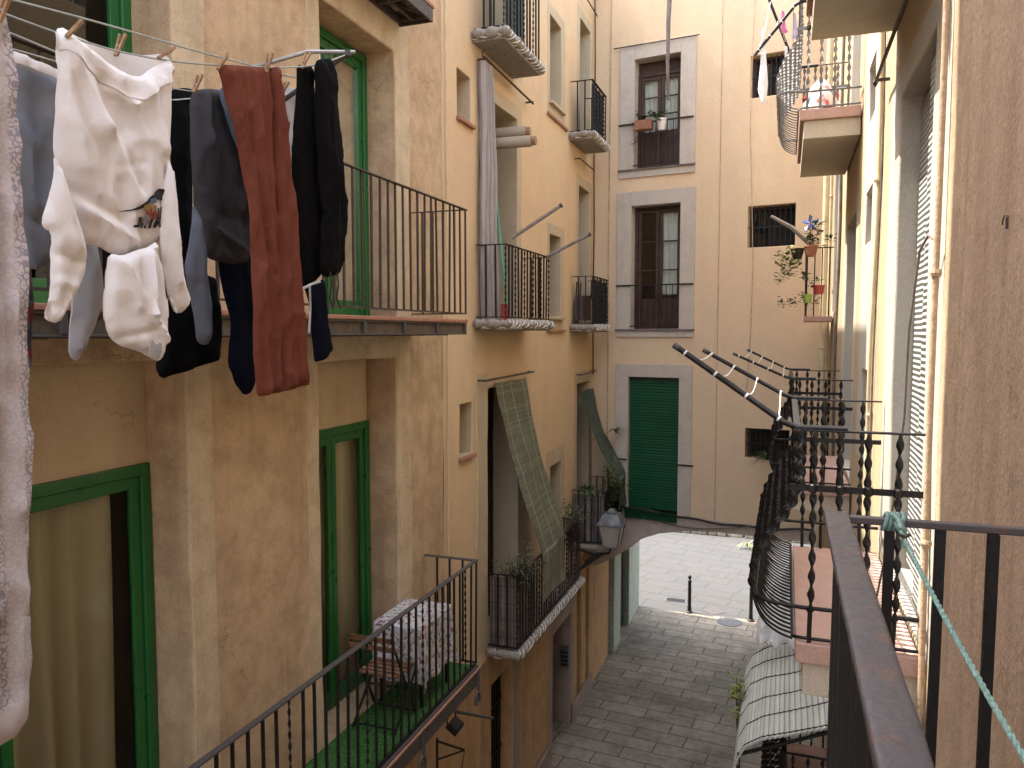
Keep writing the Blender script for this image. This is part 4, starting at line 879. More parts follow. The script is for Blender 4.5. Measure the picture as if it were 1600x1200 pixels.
def shrub(name, label, c, rad, n, size, mat, base, cat='plant', group='plants on the balconies', seed=0, parent_pot=None):
    t = thing(name, base, label, cat, group); m = MB(); cl = leaves(m, c, rad, n, size, seed=seed); m.build('leaves', M[mat], t, fix=False)
    s = MB()
    for q in cl: s.tube([V(base), (V(base)+q)/2+V((0, 0, .03)), q], .004, 5, False)
    s.build('stem', M['stem'], t); return t
def spider(name, label, base, n, ln, mat, seed=0, group='plants on the balconies', pot=None):
    t = thing(name, base, label, 'plant', group); m = MB(); rnd = random.Random(seed); b = V(base)
    for i in range(n):
        a = rnd.uniform(0, 6.283); e = rnd.uniform(.5, 1.25); l = ln*rnd.uniform(.6, 1.1); w = l*.03+.004; prev = None
        h = V((math.cos(a), math.sin(a), 0)); sd = V((-h.y, h.x, 0)); pts = []
        for k in range(6):
            f = k/5; pts.append(b+h*(l*f*math.cos(e)*1.1)+V((0, 0, l*math.sin(e)*f-l*.75*f*f)))
        vs = []
        for k, p in enumerate(pts): ww = w*(1-(k/5)**2*.95); vs += [p+sd*ww, p-sd*ww]
        m.add(vs, [(2*k, 2*k+1, 2*k+3, 2*k+2) for k in range(5)])
    m.build('leaves', M[mat], t, fix=False)
    MB().lathe([(.015, -.03), (.02, 0), (.012, .02)], b, 8).build('crown', M['stem'], t)
    return t
def pot(t, c, r0, r1, h, mat, name='pot'): return MB().lathe([(r0, 0), (r1, h*.85), (r1*1.08, h*.86), (r1*1.08, h), (r1*.95, h), (r1*.9, h*.9)], c, 16).build(name, M[mat], t, True)
shrub('shrub', 'grey green bush spilling over wooden screen of the low balcony', (-3.05, 8.95, 4.05), (.22, .25, .22), 520, .05, 'leaf_dry', (-3.15, 8.98, 3.7), seed=1)
p_ = onx(890, 822, -3.1)
shrub('shrub', 'thin leafed bush beyond the olive reed blind on low balcony', (-3.1, 11.6, 4.12), (.25, .3, .28), 460, .055, 'leaf_dry', (-3.15, 11.6, 3.5), seed=2)
shrub('shrub', 'bushy plant hanging at the corner of low corner balcony', (-2.86, 13.3, 4.25), (.22, .32, .36), 480, .07, 'leaf', (-2.95, 13.3, 3.8), seed=3)
spider('spider_plant', 'spiky spider plant above wooden screen of low corner balcony', (-3.22, 12.95, 4.24), 80, .36, 'leaf', 4)
spider('spider_plant', 'spiky pale plant beside the dark green draped blind', (-2.95, 14.05, 5.15), 22, .35, 'leaf_dry', 14)
bd = thing('planter_box', FB.P(1.02, 10.78, .12), 'terracotta window box with plant on top far window rail', 'planter', 'pots on the top far window rail')
c0 = FB.P(1.02, 10.62, .14); MB().fbox(FB, .86, 1.17, 10.62, 10.79, .07, .22).build('box', M['clay'], bd, bevel=.01)
m = MB(); leaves(m, FB.P(1.02, 10.86, .14), (.17, .08, .10), 120, .06, seed=5); m.build('leaves', M['leaf_dry'], bd, fix=False)
m = MB(); leaves(m, FB.P(.88, 10.48, .16), (.06, .05, .18), 60, .045, seed=6); m.build('leaves', M['leaf_dry'], bd, fix=False)
bd = thing('flower_pot', FB.P(1.34, 10.58, .14), 'round white flower pot with leafy plant on top far window rail', 'flower pot', 'pots on the top far window rail')
pot(bd, FB.P(1.34, 10.58, .15), .06, .085, .2, 'white_pot'); m = MB(); leaves(m, FB.P(1.28, 10.84, .15), (.15, .08, .12), 130, .065, seed=7); m.build('leaves', M['leaf'], bd, fix=False)
spider('spider_plant', 'grassy plant spilling from the lowest barred window', FB.P(3.25, 4.83, .02), 70, .42, 'leaf', 8)
spider('agave_plant', 'small spiky plant on the sunlit plaza edge', onz(1168, 852, .1), 26, .55, 'leaf_yellow', 9, 'plants at street level')
# small far right balcony with pots
pbz, pby = 7.23, 12.0
pb_ = thing('balcony', (.45, 12.3, pbz), 'tiny balcony crowded with pots in the far right corner', 'balcony', 'iron railed balconies')
MB().box((.24, 11.95, pbz-.08), (.615, 12.65, pbz)).build('slab', M['slab_pink'], pb_, bevel=.01)
m = MB(); m.box((.25, 11.95, 8.20), (.27, 12.65, 8.22)); m.box((.27, 11.955, 8.202), (.61, 11.975, 8.218)); m.build('handrail', M['iron'], pb_)
for k in range(7): put('baluster', bar_mesh(.97, .008), pb_, (.26, 11.97+k*.11, pbz))
for k in range(3): put('baluster', bar_mesh(.97, .008), pb_, (.36+k*.1, 11.965, pbz))
fp = thing('flower_pot', (.25, 11.93, 8.15), 'clay flower pot on the rail of the tiny corner balcony', 'flower pot', 'pots on the tiny corner balcony')
pot(fp, (.30, 11.88, 8.08), .065, .095, .16, 'clay'); m = MB(); leaves(m, (.36, 11.9, 8.35), (.16, .16, .16), 130, .09, seed=10); m.build('leaves', M['leaf_dry'], fp, fix=False)
fp = thing('flower_pot', (.3, 11.9, 7.75), 'red plastic pot hung on bars of the tiny corner balcony', 'flower pot', 'pots on the tiny corner balcony')
pot(fp, (.42, 11.88, 7.54), .06, .08, .13, 'red_plastic'); m = MB(); leaves(m, (.3, 11.86, 7.75), (.12, .1, .16), 70, .07, seed=11); m.build('leaves', M['leaf'], fp, fix=False)
fp = thing('flower_pot', (.26, 11.9, 7.45), 'lime green pot with trailing plant on tiny corner balcony', 'flower pot', 'pots on the tiny corner balcony')
pot(fp, (.27, 11.86, 7.42), .048, .06, .12, 'lime_plastic'); m = MB(); leaves(m, (.1, 11.84, 7.45), (.28, .12, .16), 160, .06, seed=12); m.build('leaves', M['leaf_dry'], fp, fix=False)
fp = thing('flower_pot', (.1, 11.9, 8.1), 'dark hanging pot with yellow trailing plant left of the clay pot', 'flower pot', 'pots on the tiny corner balcony')
pot(fp, (.12, 11.88, 8.05), .06, .09, .15, 'iron'); m = MB(); leaves(m, (.0, 11.86, 7.95), (.15, .12, .33), 260, .075, seed=13); m.build('leaves', M['leaf_yellow'], fp, fix=False)
wm = thing('pinwheel', (.28, 11.9, 8.25), 'blue pinwheel stuck in the clay pot of the tiny corner balcony', 'pinwheel')
MB().tube([(.29, 11.9, 8.2), (.285, 11.9, 8.62)], .008, 6).build('stick', M['red_plastic'], wm)
m = MB()
for k in range(5):
    a = k*1.2566; h = V((math.cos(a), .15, math.sin(a))); h2 = V((math.cos(a+.9), -.2, math.sin(a+.9))); cc = V((.285, 11.88, 8.55)); m.add([cc, cc+h*.10, cc+(h+h2)*.07+V((0, -.03, 0)), cc+h2*.05], [(0, 1, 2, 3)])
m.build('vanes', M['blue_plastic'], wm, fix=False)
pl = thing('wrapped_pole', (.25, 12.0, 8.3), 'pole wrapped in white plastic leaning out past the clay pot', 'pole')
MB().tube([(.3, 12.0, 8.25), (.05, 11.95, 8.5), (-.25, 11.9, 8.68)], [.028, .033, .022], 8).build('pole', M['pole_grey'], pl, True)

# ------------------------------------------------------------------ bulging iron balconies on the right
PROF = [(.062, 1.035), (.066, .93), (.07, .82), (.06, .73), (.025, .645), (-.03, .56), (-.085, .465), (-.122, .365), (-.134, .27), (-.118, .17), (-.075, .085), (-.01, .035), (.06, .012)]
def spline(ps, n):
    out = []
    for i in range(n+1):
        f = i/n*(len(ps)-1); k = min(int(f), len(ps)-2); t = f-k
        p0, p1, p2, p3 = (V((*ps[max(0, min(len(ps)-1, j))], 0)) for j in (k-1, k, k+1, k+2))
        out.append(.5*((2*p1)+(p2-p0)*t+(2*p0-5*p1+4*p2-p3)*t*t+(3*p1-p0-p2*1.0+p3-2*p2)*t*t*t if False else (2*p1)+(p2-p0)*t+(2*p0-5*p1+4*p2-p3)*t*t+(-p0+3*p1-3*p2+p3)*t*t*t))
    return out
def bombe(label, y0, y1, zf, nf, xw=.615, im='iron'):
    t = thing('balcony', (xw, (y0+y1)/2, zf), label, 'balcony', 'bulging iron balconies')
    MB().box((.075, y0-.02, zf-.10), (xw, y1+.02, zf)).build('tiled_floor', M['slab_pink'], t, bevel=.008)
    MB().box((.11, y0+.015, zf-.27), (xw, y1-.015, zf-.101)).build('slab', M['slab_under'], t, bevel=.006)
    zt = zf+1.04
    m = MB(); m.box((.044, y0-.018, zt-.012), (.078, y1+.018, zt)); m.box((.078, y0-.016, zt-.011), (xw, y0+.016, zt-.001)); m.box((.078, y1-.016, zt-.011), (xw, y1+.016, zt-.001)); m.build('handrail', M[im], t, bevel=.003)
    for yy in (y0, y1): MB().box((.03, yy-.022, zf+.745), (xw, yy-.012, zf+.775)).build('middle_rail', M[im], t)
    m = MB()
    m.tube([(xw, y0, zf+.17), (.1, y0, zf+.17), (-.04, y0-.012, zf+.185), (-.115, y0+.05, zf+.185), (-.125, y0+.2, zf+.185), (-.125, y1-.2, zf+.185), (-.1, y1, zf+.18), (xw, y1, zf+.17)], .011, 6); m.tube([(xw, y0, zf+.02), (.1, y0, zf+.02), (.06, y0+.03, zf+.012), (.06, y1, zf+.012)], .009, 6); m.build('lower_rail', M[im], t, True)
    pr = spline(PROF, 110); fm = MB(); lo = MB()
    hi = [p for p in pr if p.y > .21]; low = [p for p in pr if p.y <= .225]
    twist_bar(fm, [(p.x, 0, p.y) for p in hi], .0205, .0075, .078); fm.tube([(p.x, 0, p.y) for p in low], .0065, 6)
    me = fm.mesh('baluster', M[im], smooth=True)
    for k in range(nf): put('baluster', me, t, (0, y0+(y1-y0)*k/(nf-1), zf))
    sm = MB(); hs = []
    for i in range(90):
        z = 1.03-1.03*i/89; hs.append((0, -.05*math.sin(min(1, max(0, (.75-z)/.75))*math.pi)**1.5, z))
    twist_bar(sm, hs[:76], .0175, .0065, .092); sm.tube(hs[75:], .011, 6); ms = sm.mesh('baluster', M[im], smooth=True)
    for x in (.135, .255, .375, .50):
        put('baluster', ms, t, (x, y0, zf)); put('baluster', ms, t, (x, y1, zf), math.pi)
    for x in (.135, .255, .375, .50): put('collar', COL, t, (x, y0-.02, zf+.76))
    return t
COL = MB().lathe([(.014, -.022), (.021, -.016), (.021, .016), (.014, .022)], (0, 0, 0), 8).mesh('collar', M['iron'])
n1 = bombe('near bulging black iron balcony beside our railing, pink floor', 3.90, 5.67, 5.5, 30)
n2 = bombe('second bulging black balcony, right behind the near one', 8.05, 10.0, 5.5, 20)
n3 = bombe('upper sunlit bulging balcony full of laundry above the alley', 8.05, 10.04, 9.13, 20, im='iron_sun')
n4 = bombe('topmost right balcony, only its cream underside in view', 3.90, 5.62, 9.20, 20)
n5 = bombe('low bulging balcony under the reed mat at lower right', 7.0, 9.2, 2.25, 20)
# drying racks: two arms with lines between
def rack(name, label, y0, y1, z, tip0, tip1, r):
    t = thing(name, (0, (y0+y1)/2, z), label, 'drying rack', 'drying racks on the right balconies')
    A0, A1, B0, B1 = V((.03, y0, z)), V(tip0), V((.03, y1, z)), V(tip1)
    for a, b in ((A0, A1), (B0, B1)):
        MB().tube([a+V((.25, 0, 0)), a+V((.03, 0, .0)), a+(b-a)*.06, b], r, 10).build('arm', M['iron'], t, True)
        MB().tube([b-(b-a).normalized()*.02, b+(b-a).normalized()*.012], r*1.15, 10).build('end_cap', M['iron_grey'], t, True)
    for k in range(4):
        f = .1+.27*k; a, b = A0+(A1-A0)*f, B0+(B1-B0)*f
        MB().tube([a+(b-a)*j/8+V((0, 0, -.05*math.sin(math.pi*j/8)+r)) for j in range(9)], .004, 5).build('line', M['white_string'], t)
        for q in (a, b): MB().tube([q-(A1-A0).normalized()*.005, q+(A1-A0).normalized()*.005], r*1.07, 8).build('cord_wrap', M['white_string'], t)
d = ray(1056, 541); ta = CAM+d*(4.0/d.y); d = ray(1101, 548); tb2 = CAM+d*(5.75/d.y)
rack('drying_rack', 'black drying rack arms slanting up from the near bulging balcony', 3.90, 5.67, 6.545, ta, tb2, .0145)
d = ray(1147, 553); ta = CAM+d*(8.1/d.y); d = ray(1169, 547); tb2 = CAM+d*(10.05/d.y)
rack('drying_rack', 'smaller drying rack arms on the second bulging balcony', 8.05, 10.0, 6.545, ta, tb2, .0135)
d = ray(1200, -5); ta = CAM+d*(10.0/d.y); d = ray(1180, 85); tb2 = CAM+d*(8.1/d.y)
rack('drying_rack', 'sunlit pale drying rack arms on the upper right balcony', 8.05, 10.0, 10.15, tb2, ta, .016)

# ------------------------------------------------------------------ garments
def inside(p, poly):
    x, y = p; c = False; n = len(poly)
    for i in range(n):
        x0, y0 = poly[i]; x1, y1 = poly[(i+1) % n]
        if (y0 > y) != (y1 > y) and x < (x1-x0)*(y-y0)/(y1-y0)+x0: c = not c
    return c
def segd(p, a, b):
    a, b, p = V(a), V(b), V(p); ab = b-a; t = max(0, min(1, (p-a).dot(ab)/max(1e-9, ab.dot(ab)))); return (p-a-ab*t).length
class Garment:
    """a hung garment: its outline lies in the plane x = xp; front and back layers bulge apart and carry folds"""
    def __init__(g, outline, xp, thick, folds=(), wav=.008, wl=(.09, .5), edge=.05, step=.022, seed=0, plane='x', smooth_n=1):
        g.xp, g.thick, g.wav, g.wl, g.edge, g.seed = xp, thick*.42, wav*.8, wl, edge*.42, seed
        pts = [onx(u, v, xp) if plane == 'x' else ony(u, v, xp) for u, v in outline]
        g.pl = plane
        q = [((p.y if plane == 'x' else p.x), p.z) for p in pts]
        for _ in range(smooth_n):                   # round the outline (corner cutting)
            o = []
            for i in range(len(q)):
                a, b = V(q[i]), V(q[(i+1) % len(q)]); k = min(.25, .012/max(.001, (b-a).length)); o += [tuple(a*(1-k)+b*k), tuple(a*k+b*(1-k))]
            q = o
        g.poly = q
        g.folds = []
        for (a, b, w, h) in folds:
            fa, fb = (onx(*a, xp), onx(*b, xp)) if plane == 'x' else (ony(*a, xp), ony(*b, xp))
            g.folds.append((((fa.y if plane == 'x' else fa.x), fa.z), ((fb.y if plane == 'x' else fb.x), fb.z), w, h))
        ys = [p[0] for p in q]; zs = [p[1] for p in q]; g.bb = (min(ys), max(ys), min(zs), max(zs))
        pl = []
        for i in range(len(q)):
            a, b = V(q[i]), V(q[(i+1) % len(q)]); n = max(1, int((b-a).length/step)); pl += [tuple(a+(b-a)*k/n) for k in range(n)]
        nb = len(pl); ins = []
        y = g.bb[0]; r = 0
        while y < g.bb[1]:
            z = g.bb[2]+(r % 2)*step/2
            while z < g.bb[3]:
                if inside((y, z), q) and min(segd((y, z), pl[i], pl[(i+1) % nb]) for i in range(0, nb)) > step*.55: ins.append((y, z))
                z += step
            y += step*.87; r += 1
        vs, _, fs, *_ = delaunay_2d_cdt([V(p) for p in pl+ins], [(i, (i+1) % nb) for i in range(nb)], [], 1, 1e-5)
        g.v2, g.f2 = [tuple(v) for v in vs], fs
        g.bd = [min(segd(v, pl[i], pl[(i+1) % nb]) for i in range(nb)) for v in g.v2]
    def fold(g, y, z):
        f = g.seed*3.7; d = g.wav*(noise.noise(V((y/g.wl[0], z/g.wl[1], f)))+.5*noise.noise(V((y/g.wl[0]*2.2, z/g.wl[1]*1.6, f+4))))
        d += g.wav*.35*noise.noise(V((y/.05, z/.07, f+9)))
        q = .05*noise.noise(V((y*5, z*5, f+2)))
        r = 1-2.6*abs(noise.noise(V(((y+.30*z+q)/.10, z/.34, f+13)))); d += g.wav*.75*max(0, r)**2.2
        r = 1-2.6*abs(noise.noise(V(((y-.22*z-q)/.13, z/.26, f+17)))); d += g.wav*.7*max(0, r)**2.2
        r = 1-2.8*abs(noise.noise(V(((y+.1*z+q)/.05, (z+q)/.11, f+23)))); d += g.wav*.13*max(0, r)**2
        r = 1-2.8*abs(noise.noise(V(((z+.5*y+q)/.045, y/.14, f+29)))); d += g.wav*.08*max(0, r)**2
        for a, b, w, h in g.folds:
            k = segd((y, z), a, b)/(w*.8); d += h*.8*math.exp(-abs(k)**1.6)
        return d
    def depth(g, y, z, bd, side):
        pr = 1-math.exp(-bd/g.edge*2.0)
        if side > 0: return g.thick*.5*pr+g.fold(y, z)
        return -g.thick*.5*pr+g.fold(y, z)*.6-.003
    def pt(g, y, z, d): return V((g.xp+d, y, z)) if g.pl == 'x' else V((y, g.xp-d, z))
    def mesh(g):
        m = MB(); n = len(g.v2); bb = g.bb
        for side in (1, -1):
            for (y, z), bd in zip(g.v2, g.bd):
                m.uv[len(m.v)] = ((y-bb[0])/(bb[3]-bb[2]), (z-bb[2])/(bb[3]-bb[2]))
                m.v.append(g.pt(y, z, g.depth(y, z, bd, side)))
        for f in g.f2:
            m.f.append(tuple(f)); m.f.append(tuple(n+i for i in f[::-1])); m.mi += [0, 0]
        cnt = {}
        for f in g.f2:
            for i in range(3):
                e = (f[i], f[(i+1) % 3]); cnt[frozenset(e)] = cnt.get(frozenset(e), [])+[e]
        for k, es in cnt.items():
            if len(es) == 1: a, b = es[0]; m.f.append((b, a, n+a, n+b)); m.mi.append(0)
        return m
    def patch(g, outline, lift=.004, step=.012):
        pts = [onx(u, v, g.xp+g.thick*.5) if g.pl == 'x' else ony(u, v, g.xp) for u, v in outline]; q = [(p.y if g.pl == 'x' else p.x, p.z) for p in pts]
        pl = []
        for i in range(len(q)):
            a, b = V(q[i]), V(q[(i+1) % len(q)]); n = max(1, int((b-a).length/step)); pl += [tuple(a+(b-a)*k/n) for k in range(n)]
        ys = [p[0] for p in q]; zs = [p[1] for p in q]; ins = []; y = min(ys)
        while y < max(ys):
            z = min(zs)
            while z < max(zs):
                if inside((y, z), q) and min(segd((y, z), pl[i], pl[(i+1) % len(pl)]) for i in range(len(pl))) > step*.5: ins.append((y, z))
                z += step
            y += step
        vs, _, fs, *_ = delaunay_2d_cdt([V(p) for p in pl+ins], [(i, (i+1) % len(pl)) for i in range(len(pl))], [], 1, 1e-6)
        gp = g.poly; out = []
        for v in vs:
            bd = min(segd(v, gp[i], gp[(i+1) % len(gp)]) for i in range(len(gp))); out.append(g.pt(v[0], v[1], g.depth(v[0], v[1], bd, 1)+lift))
        return MB().add(out, fs)
def hung(name, label, cat, mat, outline, xp, thick, **kw):
    g = Garment(outline, xp, thick, **kw); o = g.mesh().build(name, M[mat], None, True, loc=g.pt((g.bb[0]+g.bb[1])/2, g.bb[3], 0)); tag(o, label, cat, 'laundry on the lines'); return o, g
XL = -1.9
# the white hooded sweatshirt, hung by its hem
hd = thing('hooded_sweatshirt', onx(175, 75, XL), 'white hooded sweatshirt with black print, pegged upside down by its hem', 'sweatshirt', 'laundry on the lines')
bg = Garment([(87, 45), (100, 43), (114, 58), (132, 74), (152, 88), (172, 102), (196, 117), (217, 121), (233, 109), (250, 99), (262, 94), (266, 103), (263, 150), (261, 200), (264, 245), (259, 280), (254, 310), (250, 350), (246, 378), (230, 388), (208, 393), (185, 402), (168, 396), (150, 384), (128, 380), (116, 340), (104, 305), (92, 275), (84, 240), (85, 180), (87, 110), (86, 70)],
             XL, .085, folds=[((95, 70), (150, 200), .035, .035), ((150, 200), (215, 330), .045, .028), ((88, 110), (118, 260), .03, .02), ((150, 130), (205, 290), .03, -.02), ((125, 330), (200, 378), .025, .022), ((110, 300), (180, 345), .025, -.018), ((225, 140), (245, 230), .03, .02), ((160, 140), (200, 165), .02, .015), ((200, 165), (250, 128), .02, .012), ((258, 110), (250, 300), .02, .016), ((185, 225), (210, 270), .03, .012), ((170, 260), (215, 255), .012, -.006)],
             wav=.017, wl=(.11, .32), edge=.06, step=.012, seed=1)
bg.mesh().build('body', M['white_cloth'], hd, True)
Garment([(100, 46), (135, 67), (180, 78), (215, 87), (252, 84), (264, 94), (262, 125), (235, 140), (200, 140), (160, 115), (120, 75)], XL-.07, .012, wav=.012, wl=(.1, .2), seed=2).mesh().build('back_hem', M['white_cloth'], hd, True)
sl_ = Garment([(84, 240), (94, 272), (106, 304), (120, 340), (129, 370), (133, 402), (130, 432), (119, 456), (106, 478), (90, 506), (72, 500), (71, 489), (77, 470), (79, 420), (80, 385), (79, 362), (69, 357), (65, 346), (74, 315), (82, 285)], XL+.035, .075, folds=[((90, 270), (118, 400), .03, .018), ((118, 400), (92, 480), .02, -.014), ((80, 395), (125, 410), .015, -.012), ((85, 440), (118, 448), .014, .010)], wav=.008, wl=(.08, .3), seed=3, step=.012); sl_.mesh().build('sleeve', M['white_cloth'], hd, True)
sl_.patch([(74, 479), (79, 470), (110, 468), (106, 477), (90, 504), (73, 498)], .0035).build('cuff', M['white_cloth'], hd, True, fix=False)
sr_ = Garment([(262, 240), (268, 262), (271, 300), (276, 345), (283, 400), (289, 440), (298, 472), (286, 488), (273, 490), (266, 472), (258, 445), (252, 405), (249, 355), (253, 310), (258, 275)], XL+.03, .07, folds=[((264, 270), (274, 440), .02, .014)], wav=.007, wl=(.07, .3), seed=4, step=.012); sr_.mesh().build('sleeve', M['white_cloth'], hd, True)
sr_.patch([(264, 466), (292, 458), (297, 471), (286, 487), (274, 488)], .0035).build('cuff', M['white_cloth'], hd, True, fix=False)
Garment([(168, 396), (190, 400), (214, 391), (232, 386), (246, 376), (249, 400), (252, 440), (257, 480), (256, 520), (252, 552), (244, 565), (236, 560), (216, 549), (186, 540), (169, 522), (163, 496), (162, 462), (166, 430)], XL+.05, .11, folds=[((229, 392), (226, 490), .012, .022), ((226, 490), (252, 532), .012, .022), ((216, 395), (214, 450), .014, -.014), ((240, 395), (242, 500), .018, -.02), ((190, 410), (205, 480), .02, .016), ((172, 530), (232, 515), .012, -.012)], wav=.010, wl=(.09, .35), edge=.045, seed=5, step=.012).mesh().build('hood', M['white_cloth'], hd, True)
Garment([(236, 528), (244, 540), (252, 534), (254, 545), (247, 563), (239, 560), (234, 545)], XL+.125, .02, wav=.002, seed=6, step=.012).mesh().build('hood_lining', M['pale_grey'], hd, True)
bg.patch([(87, 50), (100, 49), (114, 64), (132, 80), (152, 95), (172, 109), (196, 124), (217, 128), (233, 116), (250, 106), (264, 101), (264, 128), (250, 134), (233, 146), (217, 157), (196, 153), (172, 138), (152, 123), (132, 108), (114, 92), (100, 78), (88, 78)], .0035).build('hem_band', M['white_cloth'], hd, True, fix=False)
pr_ = bg.patch([(178, 331), (195, 328), (207, 322), (220, 311), (231, 302), (242, 295), (250, 296), (252, 304), (251, 322), (248, 314), (241, 312), (231, 317), (221, 322), (206, 328), (190, 331)], .006)
for ol in ([(200, 352), (206, 352), (203, 347), (209, 346), (206, 341), (213, 339), (214, 356), (200, 356)], [(216, 341), (219, 341), (218, 357), (215, 357)], [(219, 349), (224, 340), (226, 342), (222, 349), (225, 357), (221, 357)], [(228, 342), (233, 341), (232, 357), (228, 357)], [(237, 326), (241, 325), (243, 342), (244, 324), (248, 323), (246, 355), (242, 356), (240, 340), (239, 356), (235, 356)]):
    q = bg.patch(ol, .006); pr_.add(q.v, q.f)
pr_.build('print', M['print_black'], hd, fix=False)
for ol, mt, li in (([(211, 322), (222, 317), (232, 323), (231, 330), (218, 331), (211, 328)], 'print_tan', .009), ([(216, 331), (230, 329), (238, 337), (233, 344), (227, 343), (224, 337), (216, 335)], 'print_red', .009), ([(221, 313), (227, 309), (236, 312), (231, 318), (224, 320)], 'print_blue', .009), ([(216, 338), (225, 339), (227, 351), (219, 353), (215, 347)], 'print_lilac', .009)):
    bg.patch(ol, li).build('print', M[mt], hd, fix=False)
hung('bed_sheet', 'long pale paisley bed sheet at the left edge of photo', 'sheet', 'paisley', [(-70, -20), (0, 20), (8, 24), (14, 45), (18, 120), (23, 200), (28, 290), (32, 400), (36, 520), (42, 700), (44, 850), (46, 1000), (45, 1085), (38, 1128), (20, 1148), (0, 1165), (-70, 1190)], XL, .05, folds=[((14, 60), (36, 700), .02, .016), ((-8, 60), (10, 1100), .022, -.02), ((28, 300), (40, 1080), .012, .010)], wav=.02, wl=(.06, 1.2), seed=7, step=.025)
hung('shirt', 'steel blue grey shirt with crumpled edge between sheet and white sweatshirt', 'shirt', 'steel_cloth', [(12, 84), (40, 96), (88, 118), (104, 124), (104, 392), (80, 402), (62, 420), (34, 421), (18, 380), (12, 200)], -2.2, .07, folds=[((30, 130), (45, 330), .03, .02), ((80, 140), (70, 360), .03, .02), ((25, 330), (75, 360), .03, -.02)], wav=.014, wl=(.1, .3), seed=8, step=.016)
hung('towel', 'white crumpled towel hem above the steel blue shirt', 'towel', 'white_cloth', [(14, 78), (50, 92), (90, 108), (104, 116), (104, 130), (88, 122), (50, 108), (14, 96)], -2.14, .03, wav=.012, wl=(.03, .04), seed=9, step=.014)
hung('flannel_shirt', 'dark red plaid flannel hanging just right of the paisley sheet', 'shirt', 'plaid', [(30, 415), (48, 420), (52, 470), (50, 530), (47, 572), (40, 577), (32, 562), (30, 480)], -2.35, .04, wav=.012, wl=(.05, .3), seed=10, step=.022)
hung('sweater', 'pale grey sweater sleeve tapering below the white sweatshirt', 'sweater', 'pale_grey', [(112, 360), (150, 375), (158, 418), (161, 468), (149, 505), (134, 535), (125, 556), (118, 566), (107, 554), (108, 520), (109, 480), (117, 430)], -2.1, .06, folds=[((145, 400), (125, 540), .02, .014)], wav=.01, seed=11, step=.02)
hung('trousers', 'black trousers hanging behind the white sweatshirt right sleeve', 'trousers', 'black_cloth', [(262, 142), (286, 137), (302, 140), (300, 250), (302, 420), (336, 436), (345, 500), (343, 562), (296, 578), (250, 592), (243, 573), (258, 500), (268, 430), (267, 300), (262, 200)], -2.4, .08, folds=[((280, 180), (290, 500), .03, .02)], wav=.014, wl=(.08, .5), seed=12, step=.026)
gh = thing('hooded_sweatshirt', onx(340, 150, -2.15), 'charcoal grey hooded sweatshirt with dangling blue grey sleeve, left of rust trousers', 'sweatshirt', 'laundry on the lines')
Garment([(296, 160), (302, 141), (322, 139), (345, 142), (372, 140), (410, 142), (415, 250), (412, 330), (402, 392), (390, 408), (362, 413), (332, 407), (318, 398), (308, 360), (304, 330), (298, 260)], -2.15, .09, folds=[((312, 150), (330, 330), .035, .03), ((345, 160), (398, 280), .03, -.03), ((310, 300), (340, 395), .02, .018), ((322, 330), (395, 350), .05, -.02), ((330, 360), (385, 395), .02, .015)], wav=.016, wl=(.1, .3), seed=13, step=.014).mesh().build('body', M['grey_cloth'], gh, True)
Garment([(340, 138), (375, 139), (395, 150), (402, 200), (398, 275), (392, 280), (380, 255), (362, 210), (345, 165)], -2.10, .04, wav=.012, wl=(.05, .2), seed=14, step=.02).mesh().build('hood', M['blue_grey'], gh, True)
Garment([(302, 318), (312, 345), (321, 395), (328, 450), (333, 525), (322, 541), (309, 534), (305, 500), (298, 465), (288, 420), (296, 380), (300, 345)], -2.08, .06, folds=[((306, 350), (320, 520), .02, .012)], wav=.01, wl=(.06, .2), seed=15, step=.014).mesh().build('sleeve', M['blue_grey'], gh, True)
hung('trousers', 'navy trouser leg showing left of the rust trousers hem', 'trousers', 'navy', [(336, 395), (392, 395), (404, 500), (402, 580), (392, 612), (381, 618), (366, 598), (357, 570), (360, 500), (345, 440)], -2.25, .07, wav=.012, wl=(.08, .4), seed=16, step=.024)
hung('trousers', 'wrinkled rust brown linen trousers in the middle of the line', 'trousers', 'rust', [(338, 106), (344, 101), (380, 103), (420, 106), (437, 104), (441, 130), (443, 180), (453, 260), (463, 350), (471, 450), (477, 540), (482, 601), (442, 612), (402, 620), (397, 560), (395, 480), (393, 400), (386, 310), (371, 230), (356, 170), (346, 130)], XL, .06,
     folds=[((421, 108), (432, 330), .012, -.03), ((432, 330), (440, 600), .02, -.02), ((355, 110), (410, 420), .012, .014), ((372, 108), (418, 400), .012, -.012), ((392, 110), (425, 420), .014, .014), ((405, 420), (415, 610), .025, .014), ((440, 140), (470, 590), .02, .014)], wav=.012, wl=(.035, .5), seed=17, step=.013)
hung('sweater', 'pale grey knit with collar between rust and black trousers', 'sweater', 'pale_grey', [(438, 146), (444, 138), (454, 136), (466, 142), (464, 240), (458, 305), (448, 260), (440, 200)], -2.25, .05, wav=.012, wl=(.05, .1), seed=18, step=.018)
bp = thing('sweatpants', onx(500, 95, XL), 'black sweatpants pegged by the cuffs at the right end of the line', 'trousers', 'laundry on the lines')
Garment([(464, 101), (474, 102), (486, 103), (488, 118), (491, 180), (499, 260), (505, 330), (508, 370), (503, 428), (488, 440), (470, 449), (468, 380), (459, 300), (456, 240), (461, 170), (464, 125)], XL-.03, .075, folds=[((478, 150), (490, 400), .02, .012)], wav=.010, wl=(.06, .4), seed=19, step=.016).mesh().build('leg', M['black_cloth'], bp, True)
